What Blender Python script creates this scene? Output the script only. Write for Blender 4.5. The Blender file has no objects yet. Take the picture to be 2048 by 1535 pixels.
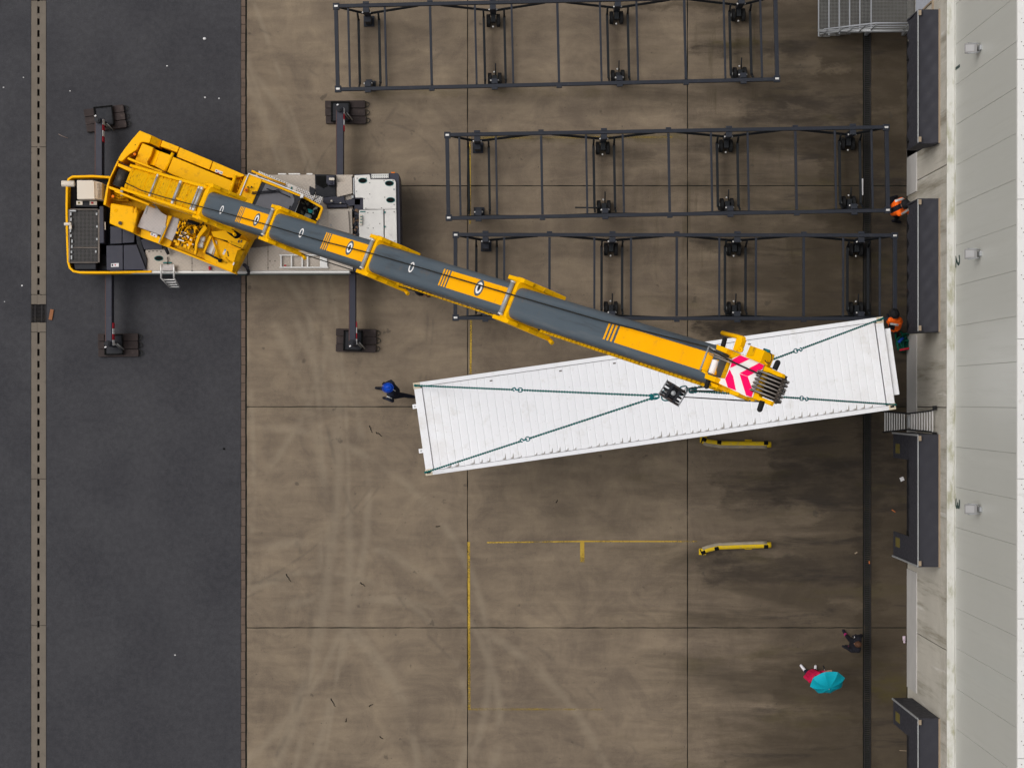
import bpy, bmesh, math, random
import numpy as np
from mathutils import Vector, Matrix
R = math.radians
random.seed(7)
SC = bpy.context.scene
COL = SC.collection

# ------------------------------------------------------------------ camera, sky, sun, exposure
F = 4141.0                # focal length in pixels of the 2048 px wide photograph (a 73 mm lens)
H = 58.8                  # height of the drone above the yard, metres
NX, NY = 1030.0, 797.0    # the point of the photograph straight below the drone
cam_d = bpy.data.cameras.new('camera'); cam = bpy.data.objects.new('camera', cam_d); COL.objects.link(cam)
cam.location = (0, 0, H)                       # looks straight down, top of the picture is +Y
cam_d.sensor_width = 36; cam_d.lens = F * 36 / 2048
cam_d.shift_x = (1024 - NX) / 2048; cam_d.shift_y = (NY - 767.5) / 2048
cam_d.clip_start = 0.5; cam_d.clip_end = 2000
SC.camera = cam

wd = bpy.data.worlds.new('World'); SC.world = wd; wd.use_nodes = True
wn = wd.node_tree.nodes; wl = wd.node_tree.links
sky = wn.new('ShaderNodeTexSky'); sky.sky_type = 'NISHITA'; sky.sun_disc = False
SUN_EL, SUN_AZ = R(58), R(290)
sky.sun_elevation = SUN_EL; sky.sun_rotation = SUN_AZ
sky.air_density = 1.6; sky.dust_density = 6.0; sky.ozone_density = 1.0
hs = wn.new('ShaderNodeHueSaturation'); hs.inputs['Saturation'].default_value = 0.22
bgn = wn['Background']; bgn.inputs['Strength'].default_value = 0.100
wl.new(sky.outputs[0], hs.inputs['Color']); wl.new(hs.outputs[0], bgn.inputs['Color'])

sd = bpy.data.lights.new('sun', 'SUN'); sun = bpy.data.objects.new('sun', sd); COL.objects.link(sun)
sd.energy = 1.3; sd.angle = R(40); sd.color = (1.0, 0.97, 0.93)
sdir = Vector((math.sin(SUN_AZ) * math.cos(SUN_EL), math.cos(SUN_AZ) * math.cos(SUN_EL), math.sin(SUN_EL)))
sun.rotation_euler = sdir.to_track_quat('Z', 'Y').to_euler(); sun.location = (0, 0, 90)

SC.view_settings.view_transform = 'Standard'; SC.view_settings.look = 'None'
SC.view_settings.exposure = 0.0; SC.view_settings.gamma = 1.0
SC.view_settings.use_curve_mapping = False
SC.cycles.max_bounces = 6; SC.cycles.diffuse_bounces = 3

# ------------------------------------------------------------------ survey: photo measurements -> metres
def W(px, py, h=0.0):
    z = H - h
    return Vector(((px - NX) * z / F, -(py - NY) * z / F, h))
def tile(ox, oy, s):                      # a measuring sheet: enlarged detail with its own origin and scale
    return lambda x, y: (ox + x / s, oy + y / s)
z1 = tile(100, 180, 4.798); z2 = tile(100, 330, 4.798); z3 = tile(460, 320, 4.798)
z4 = tile(640, 440, 4.096); z5 = tile(1380, 620, 6.98)
a1 = tile(200, 260, 10.963); a2 = tile(340, 280, 10.967); a3 = tile(260, 390, 9.594)
a4 = tile(380, 430, 11.378); a5 = tile(480, 330, 10.967); a6 = tile(620, 330, 9.03)
pxl = lambda x, y: (x, y)

# ------------------------------------------------------------------ mesh helpers
class MB:
    def __init__(s): s.v = []; s.f = []; s.sm = []
    def add(s, vs, fs, smooth=False):
        o = len(s.v); s.v += [Vector(p) for p in vs]
        for f in fs: s.f.append([i + o for i in f]); s.sm.append(smooth)
        return s
    def box(s, c, size, M=None, rz=0.0):
        hx, hy, hz = size[0] / 2, size[1] / 2, size[2] / 2
        pts = [Vector((sx * hx, sy * hy, sz * hz)) for sz in (-1, 1) for sy in (-1, 1) for sx in (-1, 1)]
        if rz: pts = [Matrix.Rotation(rz, 3, 'Z') @ p for p in pts]
        pts = [p + Vector(c) for p in pts]
        if M is not None: pts = [M @ p for p in pts]
        return s.add(pts, [(0, 2, 3, 1), (4, 5, 7, 6), (0, 1, 5, 4), (2, 6, 7, 3), (0, 4, 6, 2), (1, 3, 7, 5)])
    def prism(s, pts, zb):                # pts: top outline with its own heights; zb: height of the underside
        pts = [Vector(p) for p in pts]
        area = sum(a.x * b.y - b.x * a.y for a, b in zip(pts, pts[1:] + pts[:1]))
        if area < 0: pts.reverse()
        n = len(pts)
        bot = [Vector((p.x, p.y, zb)) for p in pts]
        fs = [tuple(range(n)), tuple(range(2 * n - 1, n - 1, -1))]
        fs += [(i, n + i, n + (i + 1) % n, (i + 1) % n) for i in range(n)]
        return s.add(pts + bot, fs)
    def tube(s, pts, r, seg=8, r2=None, smooth=True, cap=True, closed=False):
        pts = [Vector(p) for p in pts]; n = len(pts); vs = []; prev = None
        for i, p in enumerate(pts):
            if closed: t = pts[(i + 1) % n] - pts[i - 1]
            else: t = pts[min(i + 1, n - 1)] - pts[max(i - 1, 0)]
            t.normalize()
            if prev is None:
                up = Vector((0, 0, 1)) if abs(t.z) < 0.9 else Vector((1, 0, 0))
                a = t.cross(up).normalized()
            else:
                a = (prev - t * prev.dot(t)).normalized()
            prev = a; b = t.cross(a)
            rr = r if r2 is None else r + (r2 - r) * i / max(1, n - 1)
            for k in range(seg):
                an = 2 * math.pi * k / seg
                vs.append(p + (a * math.cos(an) + b * math.sin(an)) * rr)
        fs = []
        for i in range(n if closed else n - 1):
            j = (i + 1) % n
            for k in range(seg):
                l = (k + 1) % seg
                fs.append((i * seg + k, i * seg + l, j * seg + l, j * seg + k))
        s.add(vs, fs, smooth)
        if cap and not closed:
            o = len(s.v) - len(vs)
            s.f.append([o + k for k in range(seg - 1, -1, -1)]); s.sm.append(False)
            s.f.append([o + (n - 1) * seg + k for k in range(seg)]); s.sm.append(False)
        return s
    def loft(s, rings, cap=True, smooth=False):
        n = len(rings[0]); vs = [p for r in rings for p in r]; fs = []
        for i in range(len(rings) - 1):
            for k in range(n):
                l = (k + 1) % n
                fs.append((i * n + k, i * n + l, (i + 1) * n + l, (i + 1) * n + k))
        if cap:
            fs.append(tuple(range(n - 1, -1, -1))); m = (len(rings) - 1) * n
            fs.append(tuple(m + k for k in range(n)))
        return s.add(vs, fs, smooth)
    def ball(s, c, r, seg=10, rings=6, M=None):
        c = Vector(c); r = Vector(r) if hasattr(r, '__len__') else Vector((r, r, r)); vs = [];
        for i in range(rings + 1):
            th = math.pi * i / rings
            for k in range(seg):
                ph = 2 * math.pi * k / seg
                p = Vector((math.sin(th) * math.cos(ph) * r.x, math.sin(th) * math.sin(ph) * r.y, math.cos(th) * r.z))
                if M is not None: p = M @ p
                vs.append(c + p)
        fs = [(i * seg + k, (i + 1) * seg + k, (i + 1) * seg + (k + 1) % seg, i * seg + (k + 1) % seg) for i in range(rings) for k in range(seg)]
        return s.add(vs, fs, True)
    def wall(s, pts, th, z0, z1):         # an upright strip that follows a path
        pts = [Vector((p[0], p[1])) for p in pts]; n = len(pts); L = []; Rr = []
        for i, p in enumerate(pts):
            t = (pts[min(i + 1, n - 1)] - pts[max(i - 1, 0)]).normalized(); q = Vector((-t.y, t.x)) * th / 2
            L.append(p + q); Rr.append(p - q)
        rings = [[Vector((L[i].x, L[i].y, z0)), Vector((Rr[i].x, Rr[i].y, z0)), Vector((Rr[i].x, Rr[i].y, z1)), Vector((L[i].x, L[i].y, z1))] for i in range(n)]
        return s.loft(rings)
    def mesh(s, name, mats, origin=None):
        me = bpy.data.meshes.new(name)
        o = Vector(origin) if origin is not None else Vector((0, 0, 0))
        me.from_pydata([tuple(p - o) for p in s.v], [], s.f)
        me.polygons.foreach_set('use_smooth', s.sm)
        bm = bmesh.new(); bm.from_mesh(me); bmesh.ops.recalc_face_normals(bm, faces=bm.faces); bm.to_mesh(me); bm.free()
        for m in (mats if isinstance(mats, (list, tuple)) else [mats]): me.materials.append(m)
        me.update(); return me
    def build(s, name, mats, parent=None, bevel=0, kind=None):
        org = Vector((0, 0, 0))
        if parent is not None: org = parent.matrix_world.translation if not parent.get('_o') else Vector(parent['_o'])
        ob = bpy.data.objects.new(name, s.mesh(name, mats, org)); COL.objects.link(ob)
        if parent is not None: ob.parent = parent; ob['_o'] = tuple(org)
        if bevel: add_bevel(ob, bevel)
        if kind: ob['kind'] = kind
        return ob
def add_bevel(ob, w, seg=2):
    m = ob.modifiers.new('bevel', 'BEVEL'); m.width = w; m.segments = seg; m.limit_method = 'ANGLE'; m.angle_limit = R(40)
def tag(o, label, cat, group=None):
    o['label'] = label; o['category'] = cat
    if group: o['group'] = group
    return o
def thing(name, label, cat, loc=(0, 0, 0), group=None):
    o = bpy.data.objects.new(name, None); COL.objects.link(o); o.location = loc; o.empty_display_size = 0.3
    o['_o'] = tuple(loc); tag(o, label, cat, group); return o
def struct(o): o['kind'] = 'structure'; return o
def own_base(ob):
    """Move a single-mesh thing's origin to the middle of its base."""
    me = ob.data; co = np.empty(len(me.vertices) * 3); me.vertices.foreach_get('co', co); co = co.reshape(-1, 3)
    c = Vector(((co[:, 0].min() + co[:, 0].max()) / 2, (co[:, 1].min() + co[:, 1].max()) / 2, co[:, 2].min()))
    me.transform(Matrix.Translation(-c)); ob.location = c; return ob
def copy_tree(o, parent=None):
    c = o.copy(); COL.objects.link(c); c.parent = parent
    for ch in list(o.children): copy_tree(ch, c)
    return c
def poly(t, pts, h):                      # outline measured on a sheet, at a height (one, or one per corner)
    hs_ = h if hasattr(h, '__len__') else [h] * len(pts)
    return [W(*t(x, y), hh) for (x, y), hh in zip(pts, hs_)]
def slab(name, m, parent, t, pts, h, zb, bevel=0.012):
    return MB().prism(poly(t, pts, h), zb).build(name, m, parent, bevel)

# ------------------------------------------------------------------ materials
def new_mat(name):
    m = bpy.data.materials.new(name); m.use_nodes = True; nt = m.node_tree
    return m, nt, nt.nodes['Principled BSDF']
def pos(nt, obj=False, scale=None, rot=None):
    if obj: o = nt.nodes.new('ShaderNodeTexCoord').outputs['Object']
    else: o = nt.nodes.new('ShaderNodeNewGeometry').outputs['Position']
    if scale is not None or rot is not None:
        mp = nt.nodes.new('ShaderNodeMapping'); nt.links.new(o, mp.inputs[0])
        if scale is not None: mp.inputs['Scale'].default_value = scale
        if rot is not None: mp.inputs['Rotation'].default_value = rot
        o = mp.outputs[0]
    return o
def noise(nt, vec, scale, detail=4, rough=0.55, dist=0.0):
    n = nt.nodes.new('ShaderNodeTexNoise'); n.inputs['Scale'].default_value = scale; n.inputs['Detail'].default_value = detail
    n.inputs['Roughness'].default_value = rough; n.inputs['Distortion'].default_value = dist
    nt.links.new(vec, n.inputs['Vector']); return n.outputs['Fac']
def rng(nt, val, a, b, c=0.0, d=1.0, smooth=True):
    n = nt.nodes.new('ShaderNodeMapRange'); n.interpolation_type = 'SMOOTHSTEP' if smooth else 'LINEAR'
    nt.links.new(val, n.inputs['Value'])
    for k, v in zip(('From Min', 'From Max', 'To Min', 'To Max'), (a, b, c, d)): n.inputs[k].default_value = v
    return n.outputs['Result']
def math_(nt, op, a, b=None, clamp=False):
    n = nt.nodes.new('ShaderNodeMath'); n.operation = op; n.use_clamp = clamp
    for i, v in enumerate((a, b)):
        if v is None: continue
        if isinstance(v, (int, float)): n.inputs[i].default_value = v
        else: nt.links.new(v, n.inputs[i])
    return n.outputs[0]
def mix(nt, fac, a, b, blend='MIX'):
    n = nt.nodes.new('ShaderNodeMix'); n.data_type = 'RGBA'; n.blend_type = blend
    for key, v in ((0, fac), (6, a), (7, b)):
        if isinstance(v, (int, float)): n.inputs[key].default_value = v
        elif isinstance(v, tuple): n.inputs[key].default_value = (*v, 1) if len(v) == 3 else v
        else: nt.links.new(v, n.inputs[key])
    return n.outputs[2]
def bump(nt, bs, h, strength=0.3, dist=0.01):
    b = nt.nodes.new('ShaderNodeBump'); b.inputs['Strength'].default_value = strength; b.inputs['Distance'].default_value = dist
    nt.links.new(h, b.inputs['Height']); nt.links.new(b.outputs[0], bs.inputs['Normal'])
def xyz(nt, v):
    n = nt.nodes.new('ShaderNodeSeparateXYZ'); nt.links.new(v, n.inputs[0]); return n.outputs
def mul(c, k): return tuple(x * k for x in c)

def paint(name, col, rough=0.45, metal=0.0, var=0.12, scale=2.5, dirt=None, dirt_amt=0.0, dirt_scale=5.0, obj=False, spec=0.16):
    m, nt, bs = new_mat(name); p = pos(nt, obj)
    c = mix(nt, noise(nt, p, scale, 5), mul(col, 1 - var), mul(col, 1 + var))
    if dirt:
        d = rng(nt, noise(nt, p, dirt_scale, 8, 0.65), 0.62 - 0.18 * dirt_amt, 0.80 - 0.1 * dirt_amt)
        c = mix(nt, math_(nt, 'MULTIPLY', d, min(1.0, 0.35 + dirt_amt * 0.5)), c, dirt)
    nt.links.new(c, bs.inputs['Base Color'])
    nt.links.new(rng(nt, noise(nt, p, scale * 4, 4), 0.3, 0.7, max(0.05, rough - 0.08), min(1, rough + 0.1)), bs.inputs['Roughness'])
    bs.inputs['Metallic'].default_value = metal; bs.inputs['Specular IOR Level'].default_value = spec
    return m

def diamond(name, col, pitch=0.075, rot=0.0, dark=0.72, rough=0.5):
    """Tread plate: rows of small raised lozenges as fine relief."""
    m, nt, bs = new_mat(name)
    p = pos(nt, rot=(0, 0, rot))
    x, y, z = xyz(nt, p)
    k = 2 * math.pi / pitch
    a = math_(nt, 'SINE', math_(nt, 'MULTIPLY', math_(nt, 'ADD', x, y), k))
    b = math_(nt, 'SINE', math_(nt, 'MULTIPLY', math_(nt, 'SUBTRACT', x, y), k))
    h = rng(nt, math_(nt, 'MULTIPLY', a, b), 0.05, 0.5)
    base = mix(nt, noise(nt, pos(nt), 3, 6), mul(col, 0.85), mul(col, 1.12))
    base = mix(nt, rng(nt, noise(nt, pos(nt), 7, 8, 0.7), 0.56, 0.78), base, mul(col, 0.6))
    c = mix(nt, h, mul((1, 1, 1), dark), (1, 1, 1)); c = mix(nt, 1.0, base, c, 'MULTIPLY')
    nt.links.new(c, bs.inputs['Base Color']); bs.inputs['Roughness'].default_value = rough; bs.inputs['Specular IOR Level'].default_value = 0.25
    bump(nt, bs, h, 0.5, 0.004); return m

def perforated(name, col, pitch=0.05, rot=0.0, hole=0.3):
    m, nt, bs = new_mat(name); x, y, z = xyz(nt, pos(nt, rot=(0, 0, rot)))
    def cell(v): return math_(nt, 'SUBTRACT', math_(nt, 'FRACT', math_(nt, 'MULTIPLY', v, 1 / pitch)), 0.5)
    cx, cy = cell(x), cell(y)
    d = math_(nt, 'SQRT', math_(nt, 'ADD', math_(nt, 'MULTIPLY', cx, cx), math_(nt, 'MULTIPLY', cy, cy)))
    f = rng(nt, d, hole - 0.05, hole + 0.05)
    nt.links.new(mix(nt, f, (0.03, 0.03, 0.03), col), bs.inputs['Base Color']); bs.inputs['Roughness'].default_value = 0.5
    return m

# asphalt
def asphalt_mat():
    m, nt, bs = new_mat('asphalt'); p = pos(nt)
    grain = noise(nt, p, 55, 6, 0.75); big = noise(nt, p, 0.35, 5, 0.6); mid = noise(nt, p, 6, 6, 0.65)
    c = mix(nt, big, (0.036, 0.036, 0.042), (0.046, 0.046, 0.052))
    c = mix(nt, 1.0, c, mix(nt, rng(nt, mid, 0.3, 0.7), (0.86, 0.86, 0.87), (1.13, 1.12, 1.12)), 'MULTIPLY')
    c = mix(nt, 1.0, c, mix(nt, rng(nt, noise(nt, p, 17, 4, 0.8), 0.3, 0.7), (0.91, 0.91, 0.91), (1.09, 1.09, 1.09)), 'MULTIPLY')
    c = mix(nt, 1.0, c, mix(nt, rng(nt, grain, 0.25, 0.75), (0.62, 0.62, 0.62), (1.4, 1.4, 1.38)), 'MULTIPLY')
    c = mix(nt, rng(nt, noise(nt, p, 38, 2, 0.5), 0.73, 0.80), c, (0.16, 0.15, 0.14))
    st = rng(nt, noise(nt, pos(nt, scale=(1.0, 0.12, 1)), 1.1, 6, 0.6), 0.5, 0.8)
    c = mix(nt, math_(nt, 'MULTIPLY', st, 0.25), c, (0.055, 0.054, 0.06))
    nt.links.new(c, bs.inputs['Base Color'])
    nt.links.new(rng(nt, noise(nt, p, 0.5, 4), 0.35, 0.7, 0.55, 0.85), bs.inputs['Roughness'])
    bs.inputs['Specular IOR Level'].default_value = 0.14
    bump(nt, bs, grain, 0.35, 0.006); return m

def concrete_mat():
    m, nt, bs = new_mat('yard_concrete'); p = pos(nt); x, y, z = xyz(nt, p)
    c = mix(nt, rng(nt, noise(nt, p, 0.30, 5, 0.6), 0.3, 0.7), (0.160, 0.125, 0.092), (0.214, 0.168, 0.121))
    oi = nt.nodes.new('ShaderNodeObjectInfo'); c = mix(nt, 1.0, c, mix(nt, oi.outputs['Random'], (0.94, 0.94, 0.95), (1.05, 1.05, 1.04)), 'MULTIPLY')
    # cloudy brushed finish, drawn out along the bays
    br = noise(nt, pos(nt, scale=(0.5, 3.0, 1)), 1.0, 9, 0.68, 0.4)
    c = mix(nt, 1.0, c, mix(nt, rng(nt, br, 0.28, 0.74), (0.86, 0.855, 0.86), (1.11, 1.11, 1.10)), 'MULTIPLY')
    c = mix(nt, 1.0, c, mix(nt, rng(nt, noise(nt, p, 0.9, 9, 0.72, 0.8), 0.3, 0.72), (0.80, 0.80, 0.82), (1.14, 1.14, 1.12)), 'MULTIPLY')
    c = mix(nt, 1.0, c, mix(nt, rng(nt, noise(nt, pos(nt, scale=(14, 1.0, 1)), 1.0, 5, 0.6), 0.3, 0.7), (0.985, 0.985, 0.985), (1.015, 1.015, 1.015)), 'MULTIPLY')
    c = mix(nt, 1.0, c, mix(nt, rng(nt, noise(nt, p, 45, 5, 0.7), 0.25, 0.75), (0.84, 0.84, 0.84), (1.16, 1.16, 1.16)), 'MULTIPLY')
    # worn tyre sweeps: rings of bare pale concrete and of rubber
    def arc(cx, cy, r, w, seed, lo=0.38, hi=0.54, y0=None, y1=None):
        dx = math_(nt, 'SUBTRACT', x, cx); dy = math_(nt, 'SUBTRACT', y, cy)
        d = math_(nt, 'SQRT', math_(nt, 'ADD', math_(nt, 'MULTIPLY', dx, dx), math_(nt, 'MULTIPLY', dy, dy)))
        d = math_(nt, 'ABSOLUTE', math_(nt, 'SUBTRACT', d, r))
        d = math_(nt, 'ADD', d, math_(nt, 'MULTIPLY', noise(nt, p, 1.6 + seed * 0.07, 5), w * 1.0))
        band = rng(nt, d, w * 0.5, w * 1.6, 1.0, 0.0)
        return math_(nt, 'MULTIPLY', band, rng(nt, noise(nt, p, 0.55 + seed * 0.03, 4), lo, hi))
    light = None
    def at(px_, py_): q = W(px_, py_); return q.x, q.y
    for i, (cx_, cy_, r_, w_) in enumerate([(-300, 1090, 13.6, .22), (-420, 1120, 15.9, .20), (300, 1700, 8.4, .22), (420, 1560, 5.9, .18),
            (60, 1000, 9.6, .18), (500, 1330, 6.8, .18), (-900, 900, 22.4, .25), (80, 560, 8.4, .16), (640, 1440, 5.1, .2), (640, 1440, 4.2, .16), (-2000, 1000, 37.55, .14), (-2000, 1000, 38.3, .10), (-2000, 950, 35.6, .12), (700, 1750, 7.9, .2)]):
        a = arc(*at(cx_, cy_), r_, w_, i)
        light = a if light is None else math_(nt, 'MAXIMUM', light, a)
    c = mix(nt, math_(nt, 'MULTIPLY', light, 0.26), c, (0.30, 0.25, 0.185))
    dark = None
    for i, (cx_, cy_, r_, w_) in enumerate([(640, 1900, 10.6, .09), (250, 620, 8.6, .06), (240, 620, 8.9, .05), (1500, 700, 12.2, .08), (760, 380, 1.9, .05), (760, 380, 2.2, .05), (100, 1250, 7.4, .12)]):
        a = arc(*at(cx_, cy_), r_, w_, i + 9, 0.48, 0.6)
        dark = a if dark is None else math_(nt, 'MAXIMUM', dark, a)
    c = mix(nt, math_(nt, 'MULTIPLY', dark, 0.24), c, (0.06, 0.052, 0.045))
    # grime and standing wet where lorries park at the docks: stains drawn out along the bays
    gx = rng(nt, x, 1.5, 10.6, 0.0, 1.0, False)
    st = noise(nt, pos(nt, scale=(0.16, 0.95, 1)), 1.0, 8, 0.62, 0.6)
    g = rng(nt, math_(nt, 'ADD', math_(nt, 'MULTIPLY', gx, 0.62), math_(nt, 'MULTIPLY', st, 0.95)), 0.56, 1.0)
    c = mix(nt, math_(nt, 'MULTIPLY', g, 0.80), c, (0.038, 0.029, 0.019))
    st2 = noise(nt, pos(nt, scale=(0.22, 1.6, 1)), 1.3, 8, 0.65, 0.5)
    g2 = math_(nt, 'MULTIPLY', rng(nt, st2, 0.54, 0.68), rng(nt, x, 3.5, 8.5, 0.0, 1.0))
    c = mix(nt, math_(nt, 'MULTIPLY', g2, 0.72), c, (0.022, 0.019, 0.018))
    # single stains with their own outline: spilt and tracked dirt, ragged at the edges
    n1 = math_(nt, 'MULTIPLY', math_(nt, 'SUBTRACT', noise(nt, pos(nt, scale=(0.7, 1.6, 1)), 1.0, 10, 0.72), 0.5), 2.4)
    n2 = math_(nt, 'MULTIPLY', math_(nt, 'SUBTRACT', noise(nt, pos(nt, scale=(0.5, 0.9, 1)), 1.7, 10, 0.72), 0.5), 0.95)
    sx, sy = math_(nt, 'ADD', x, n1), math_(nt, 'ADD', y, n2)
    brk = noise(nt, pos(nt, scale=(0.6, 2.2, 1)), 1.6, 8, 0.68)
    def stain(c, px0, py0, px1, py1, amt, col, sf=.16):
        a_, b_ = W(px0, py1), W(px1, py0)
        m = math_(nt, 'MULTIPLY', rng(nt, sx, a_.x - sf, a_.x + sf), rng(nt, sx, b_.x - sf, b_.x + sf, 1, 0))
        m = math_(nt, 'MULTIPLY', m, math_(nt, 'MULTIPLY', rng(nt, sy, a_.y - sf * .6, a_.y + sf * .6), rng(nt, sy, b_.y - sf * .6, b_.y + sf * .6, 1, 0)))
        return mix(nt, math_(nt, 'MULTIPLY', m, rng(nt, brk, 0.36, 0.60, amt * .25, amt)), c, col)
    BK, BR, OL, LT = (0.029, 0.023, 0.018), (0.040, 0.030, 0.019), (0.075, 0.060, 0.018), (0.165, 0.130, 0.092)
    for st_ in [(1712, -40, 1757, 1560, .62, BR), (1722, 560, 1750, 1180, .7, BK), (1600, -20, 1728, 320, .45, BR), (1375, 225, 1728, 300, .35, BK), (1545, 905, 1728, 1010, .75, BK), (1440, 945, 1590, 1035, .55, BK), (1420, 1108, 1728, 1165, .62, BK), (1640, 918, 1728, 950, .8, BK), (1395, 1120, 1500, 1150, .5, BK),
                (1378, 84, 1622, 110, .72, BK), (1420, 80, 1520, 92, .55, OL), (1625, 66, 1728, 165, .6, BR), (1485, 190, 1725, 242, .68, BK), (1450, 262, 1728, 300, .6, BR), (1640, 300, 1728, 470, .78, BR),
                (1390, 478, 1500, 502, .6, BK), (1400, 640, 1545, 672, .85, BK), (1580, 470, 1728, 640, .55, BR), (1500, 1300, 1728, 1345, .45, BR), (1560, 1345, 1728, 1430, .5, BR), (1430, 1440, 1700, 1535, .35, BR),
                (1742, -40, 1815, 330, .70, BR), (1742, 330, 1815, 720, .85, BK), (1742, 840, 1815, 1010, .8, BK), (1742, 1010, 1815, 1160, .5, BR), (1742, 1230, 1815, 1420, .55, BR), (1742, 1350, 1815, 1400, .5, OL),
                (955, 268, 1360, 284, .5, OL), (1060, 258, 1110, 285, .45, BK), (1225, 4, 1560, 18, .6, BR), (700, 176, 1200, 190, .3, OL), (1190, 300, 1300, 330, .4, BK), (1380, 290, 1450, 340, .3, BK),
                (1300, 108, 1640, 150, .45, LT), (1400, 1018, 1640, 1052, .5, LT), (1400, 1085, 1560, 1108, .3, LT), (1560, 205, 1610, 212, .5, LT), (1650, 136, 1722, 143, .5, LT), (1648, 1198, 1728, 1212, .35, LT), (1390, 930, 1440, 1000, .3, LT)]:
        c = stain(c, *st_)
    # olive algae film
    al = math_(nt, 'MULTIPLY', rng(nt, noise(nt, pos(nt, scale=(0.35, 1.3, 1)), 0.9, 7, 0.6), 0.55, 0.72), rng(nt, x, -1.0, 7.0, 0.0, 1.0))
    c = mix(nt, math_(nt, 'MULTIPLY', al, 0.42), c, (0.060, 0.050, 0.018))
    # cross-bay drip bands below the parked frames
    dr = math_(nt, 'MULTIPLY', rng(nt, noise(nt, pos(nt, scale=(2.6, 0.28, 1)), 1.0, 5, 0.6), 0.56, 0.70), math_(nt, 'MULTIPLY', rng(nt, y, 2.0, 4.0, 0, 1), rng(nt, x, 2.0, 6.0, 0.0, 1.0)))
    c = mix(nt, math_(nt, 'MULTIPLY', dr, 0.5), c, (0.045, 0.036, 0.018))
    # oil spots and rubber crumbs
    sp = rng(nt, noise(nt, p, 2.3, 3, 0.5), 0.69, 0.74); c = mix(nt, math_(nt, 'MULTIPLY', sp, 0.45), c, (0.04, 0.035, 0.03))
    sp = rng(nt, noise(nt, p, 13, 2, 0.5), 0.71, 0.75); c = mix(nt, math_(nt, 'MULTIPLY', sp, 0.5), c, (0.035, 0.03, 0.028))
    nt.links.new(c, bs.inputs['Base Color'])
    nt.links.new(rng(nt, g, 0, 1, 0.8, 0.6), bs.inputs['Roughness']); bs.inputs['Specular IOR Level'].default_value = 0.12
    bump(nt, bs, noise(nt, p, 45, 5, 0.7), 0.18, 0.004); return m

def wall_concrete_mat():
    m, nt, bs = new_mat('precast_concrete'); p = pos(nt); x, y, z = xyz(nt, p)
    c = mix(nt, noise(nt, p, 0.8, 6, 0.6), (0.40, 0.375, 0.325), (0.56, 0.525, 0.46))
    run = noise(nt, pos(nt, scale=(1, 2.4, 0.16)), 1.0, 9, 0.7)
    c = mix(nt, rng(nt, run, 0.46, 0.70), c, (0.235, 0.21, 0.16))
    c = mix(nt, math_(nt, 'MULTIPLY', rng(nt, noise(nt, pos(nt, scale=(1, 3, 0.2)), 1.7, 6, 0.6), 0.60, 0.74), 0.6), c, (0.72, 0.70, 0.68))
    ms = math_(nt, 'MULTIPLY', rng(nt, noise(nt, p, 3, 7, 0.7), 0.42, 0.62), rng(nt, z, 3.6, 6.1, 0, 1))
    c = mix(nt, math_(nt, 'MULTIPLY', ms, 0.35), c, (0.13, 0.115, 0.05))
    c = mix(nt, 1.0, c, mix(nt, noise(nt, p, 40, 4, 0.7), (0.85, 0.85, 0.85), (1.15, 1.15, 1.15)), 'MULTIPLY')
    nt.links.new(c, bs.inputs['Base Color']); bs.inputs['Roughness'].default_value = 0.85
    bump(nt, bs, noise(nt, p, 30, 5, 0.7), 0.2, 0.004); return m

def mossy_white_mat():
    m, nt, bs = new_mat('white_ledge_metal'); p = pos(nt)
    c = mix(nt, noise(nt, p, 2, 5), (0.48, 0.475, 0.44), (0.62, 0.615, 0.58))
    c = mix(nt, math_(nt, 'MULTIPLY', rng(nt, noise(nt, pos(nt, scale=(2, 0.8, 2)), 1.6, 9, 0.72), 0.46, 0.66), 0.75), c, (0.26, 0.25, 0.14))
    nt.links.new(c, bs.inputs['Base Color']); bs.inputs['Roughness'].default_value = 0.6; return m

def cladding_mat():
    m, nt, bs = new_mat('grey_cladding'); p = pos(nt)
    c = mix(nt, noise(nt, p, 0.25, 4), (0.50, 0.502, 0.465), (0.555, 0.557, 0.52))
    run = rng(nt, noise(nt, pos(nt, scale=(1, 2.2, 0.09)), 1.0, 8, 0.65), 0.45, 0.75)
    c = mix(nt, math_(nt, 'MULTIPLY', run, 0.22), c, (0.40, 0.395, 0.36))
    wet = rng(nt, noise(nt, pos(nt, scale=(1, 0.5, 0.06)), 1.0, 5, 0.6), 0.58, 0.72)
    c = mix(nt, math_(nt, 'MULTIPLY', wet, 0.35), c, (0.62, 0.62, 0.62))
    nt.links.new(c, bs.inputs['Base Color'])
    nt.links.new(rng(nt, run, 0, 1, 0.38, 0.55), bs.inputs['Roughness']); return m

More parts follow.
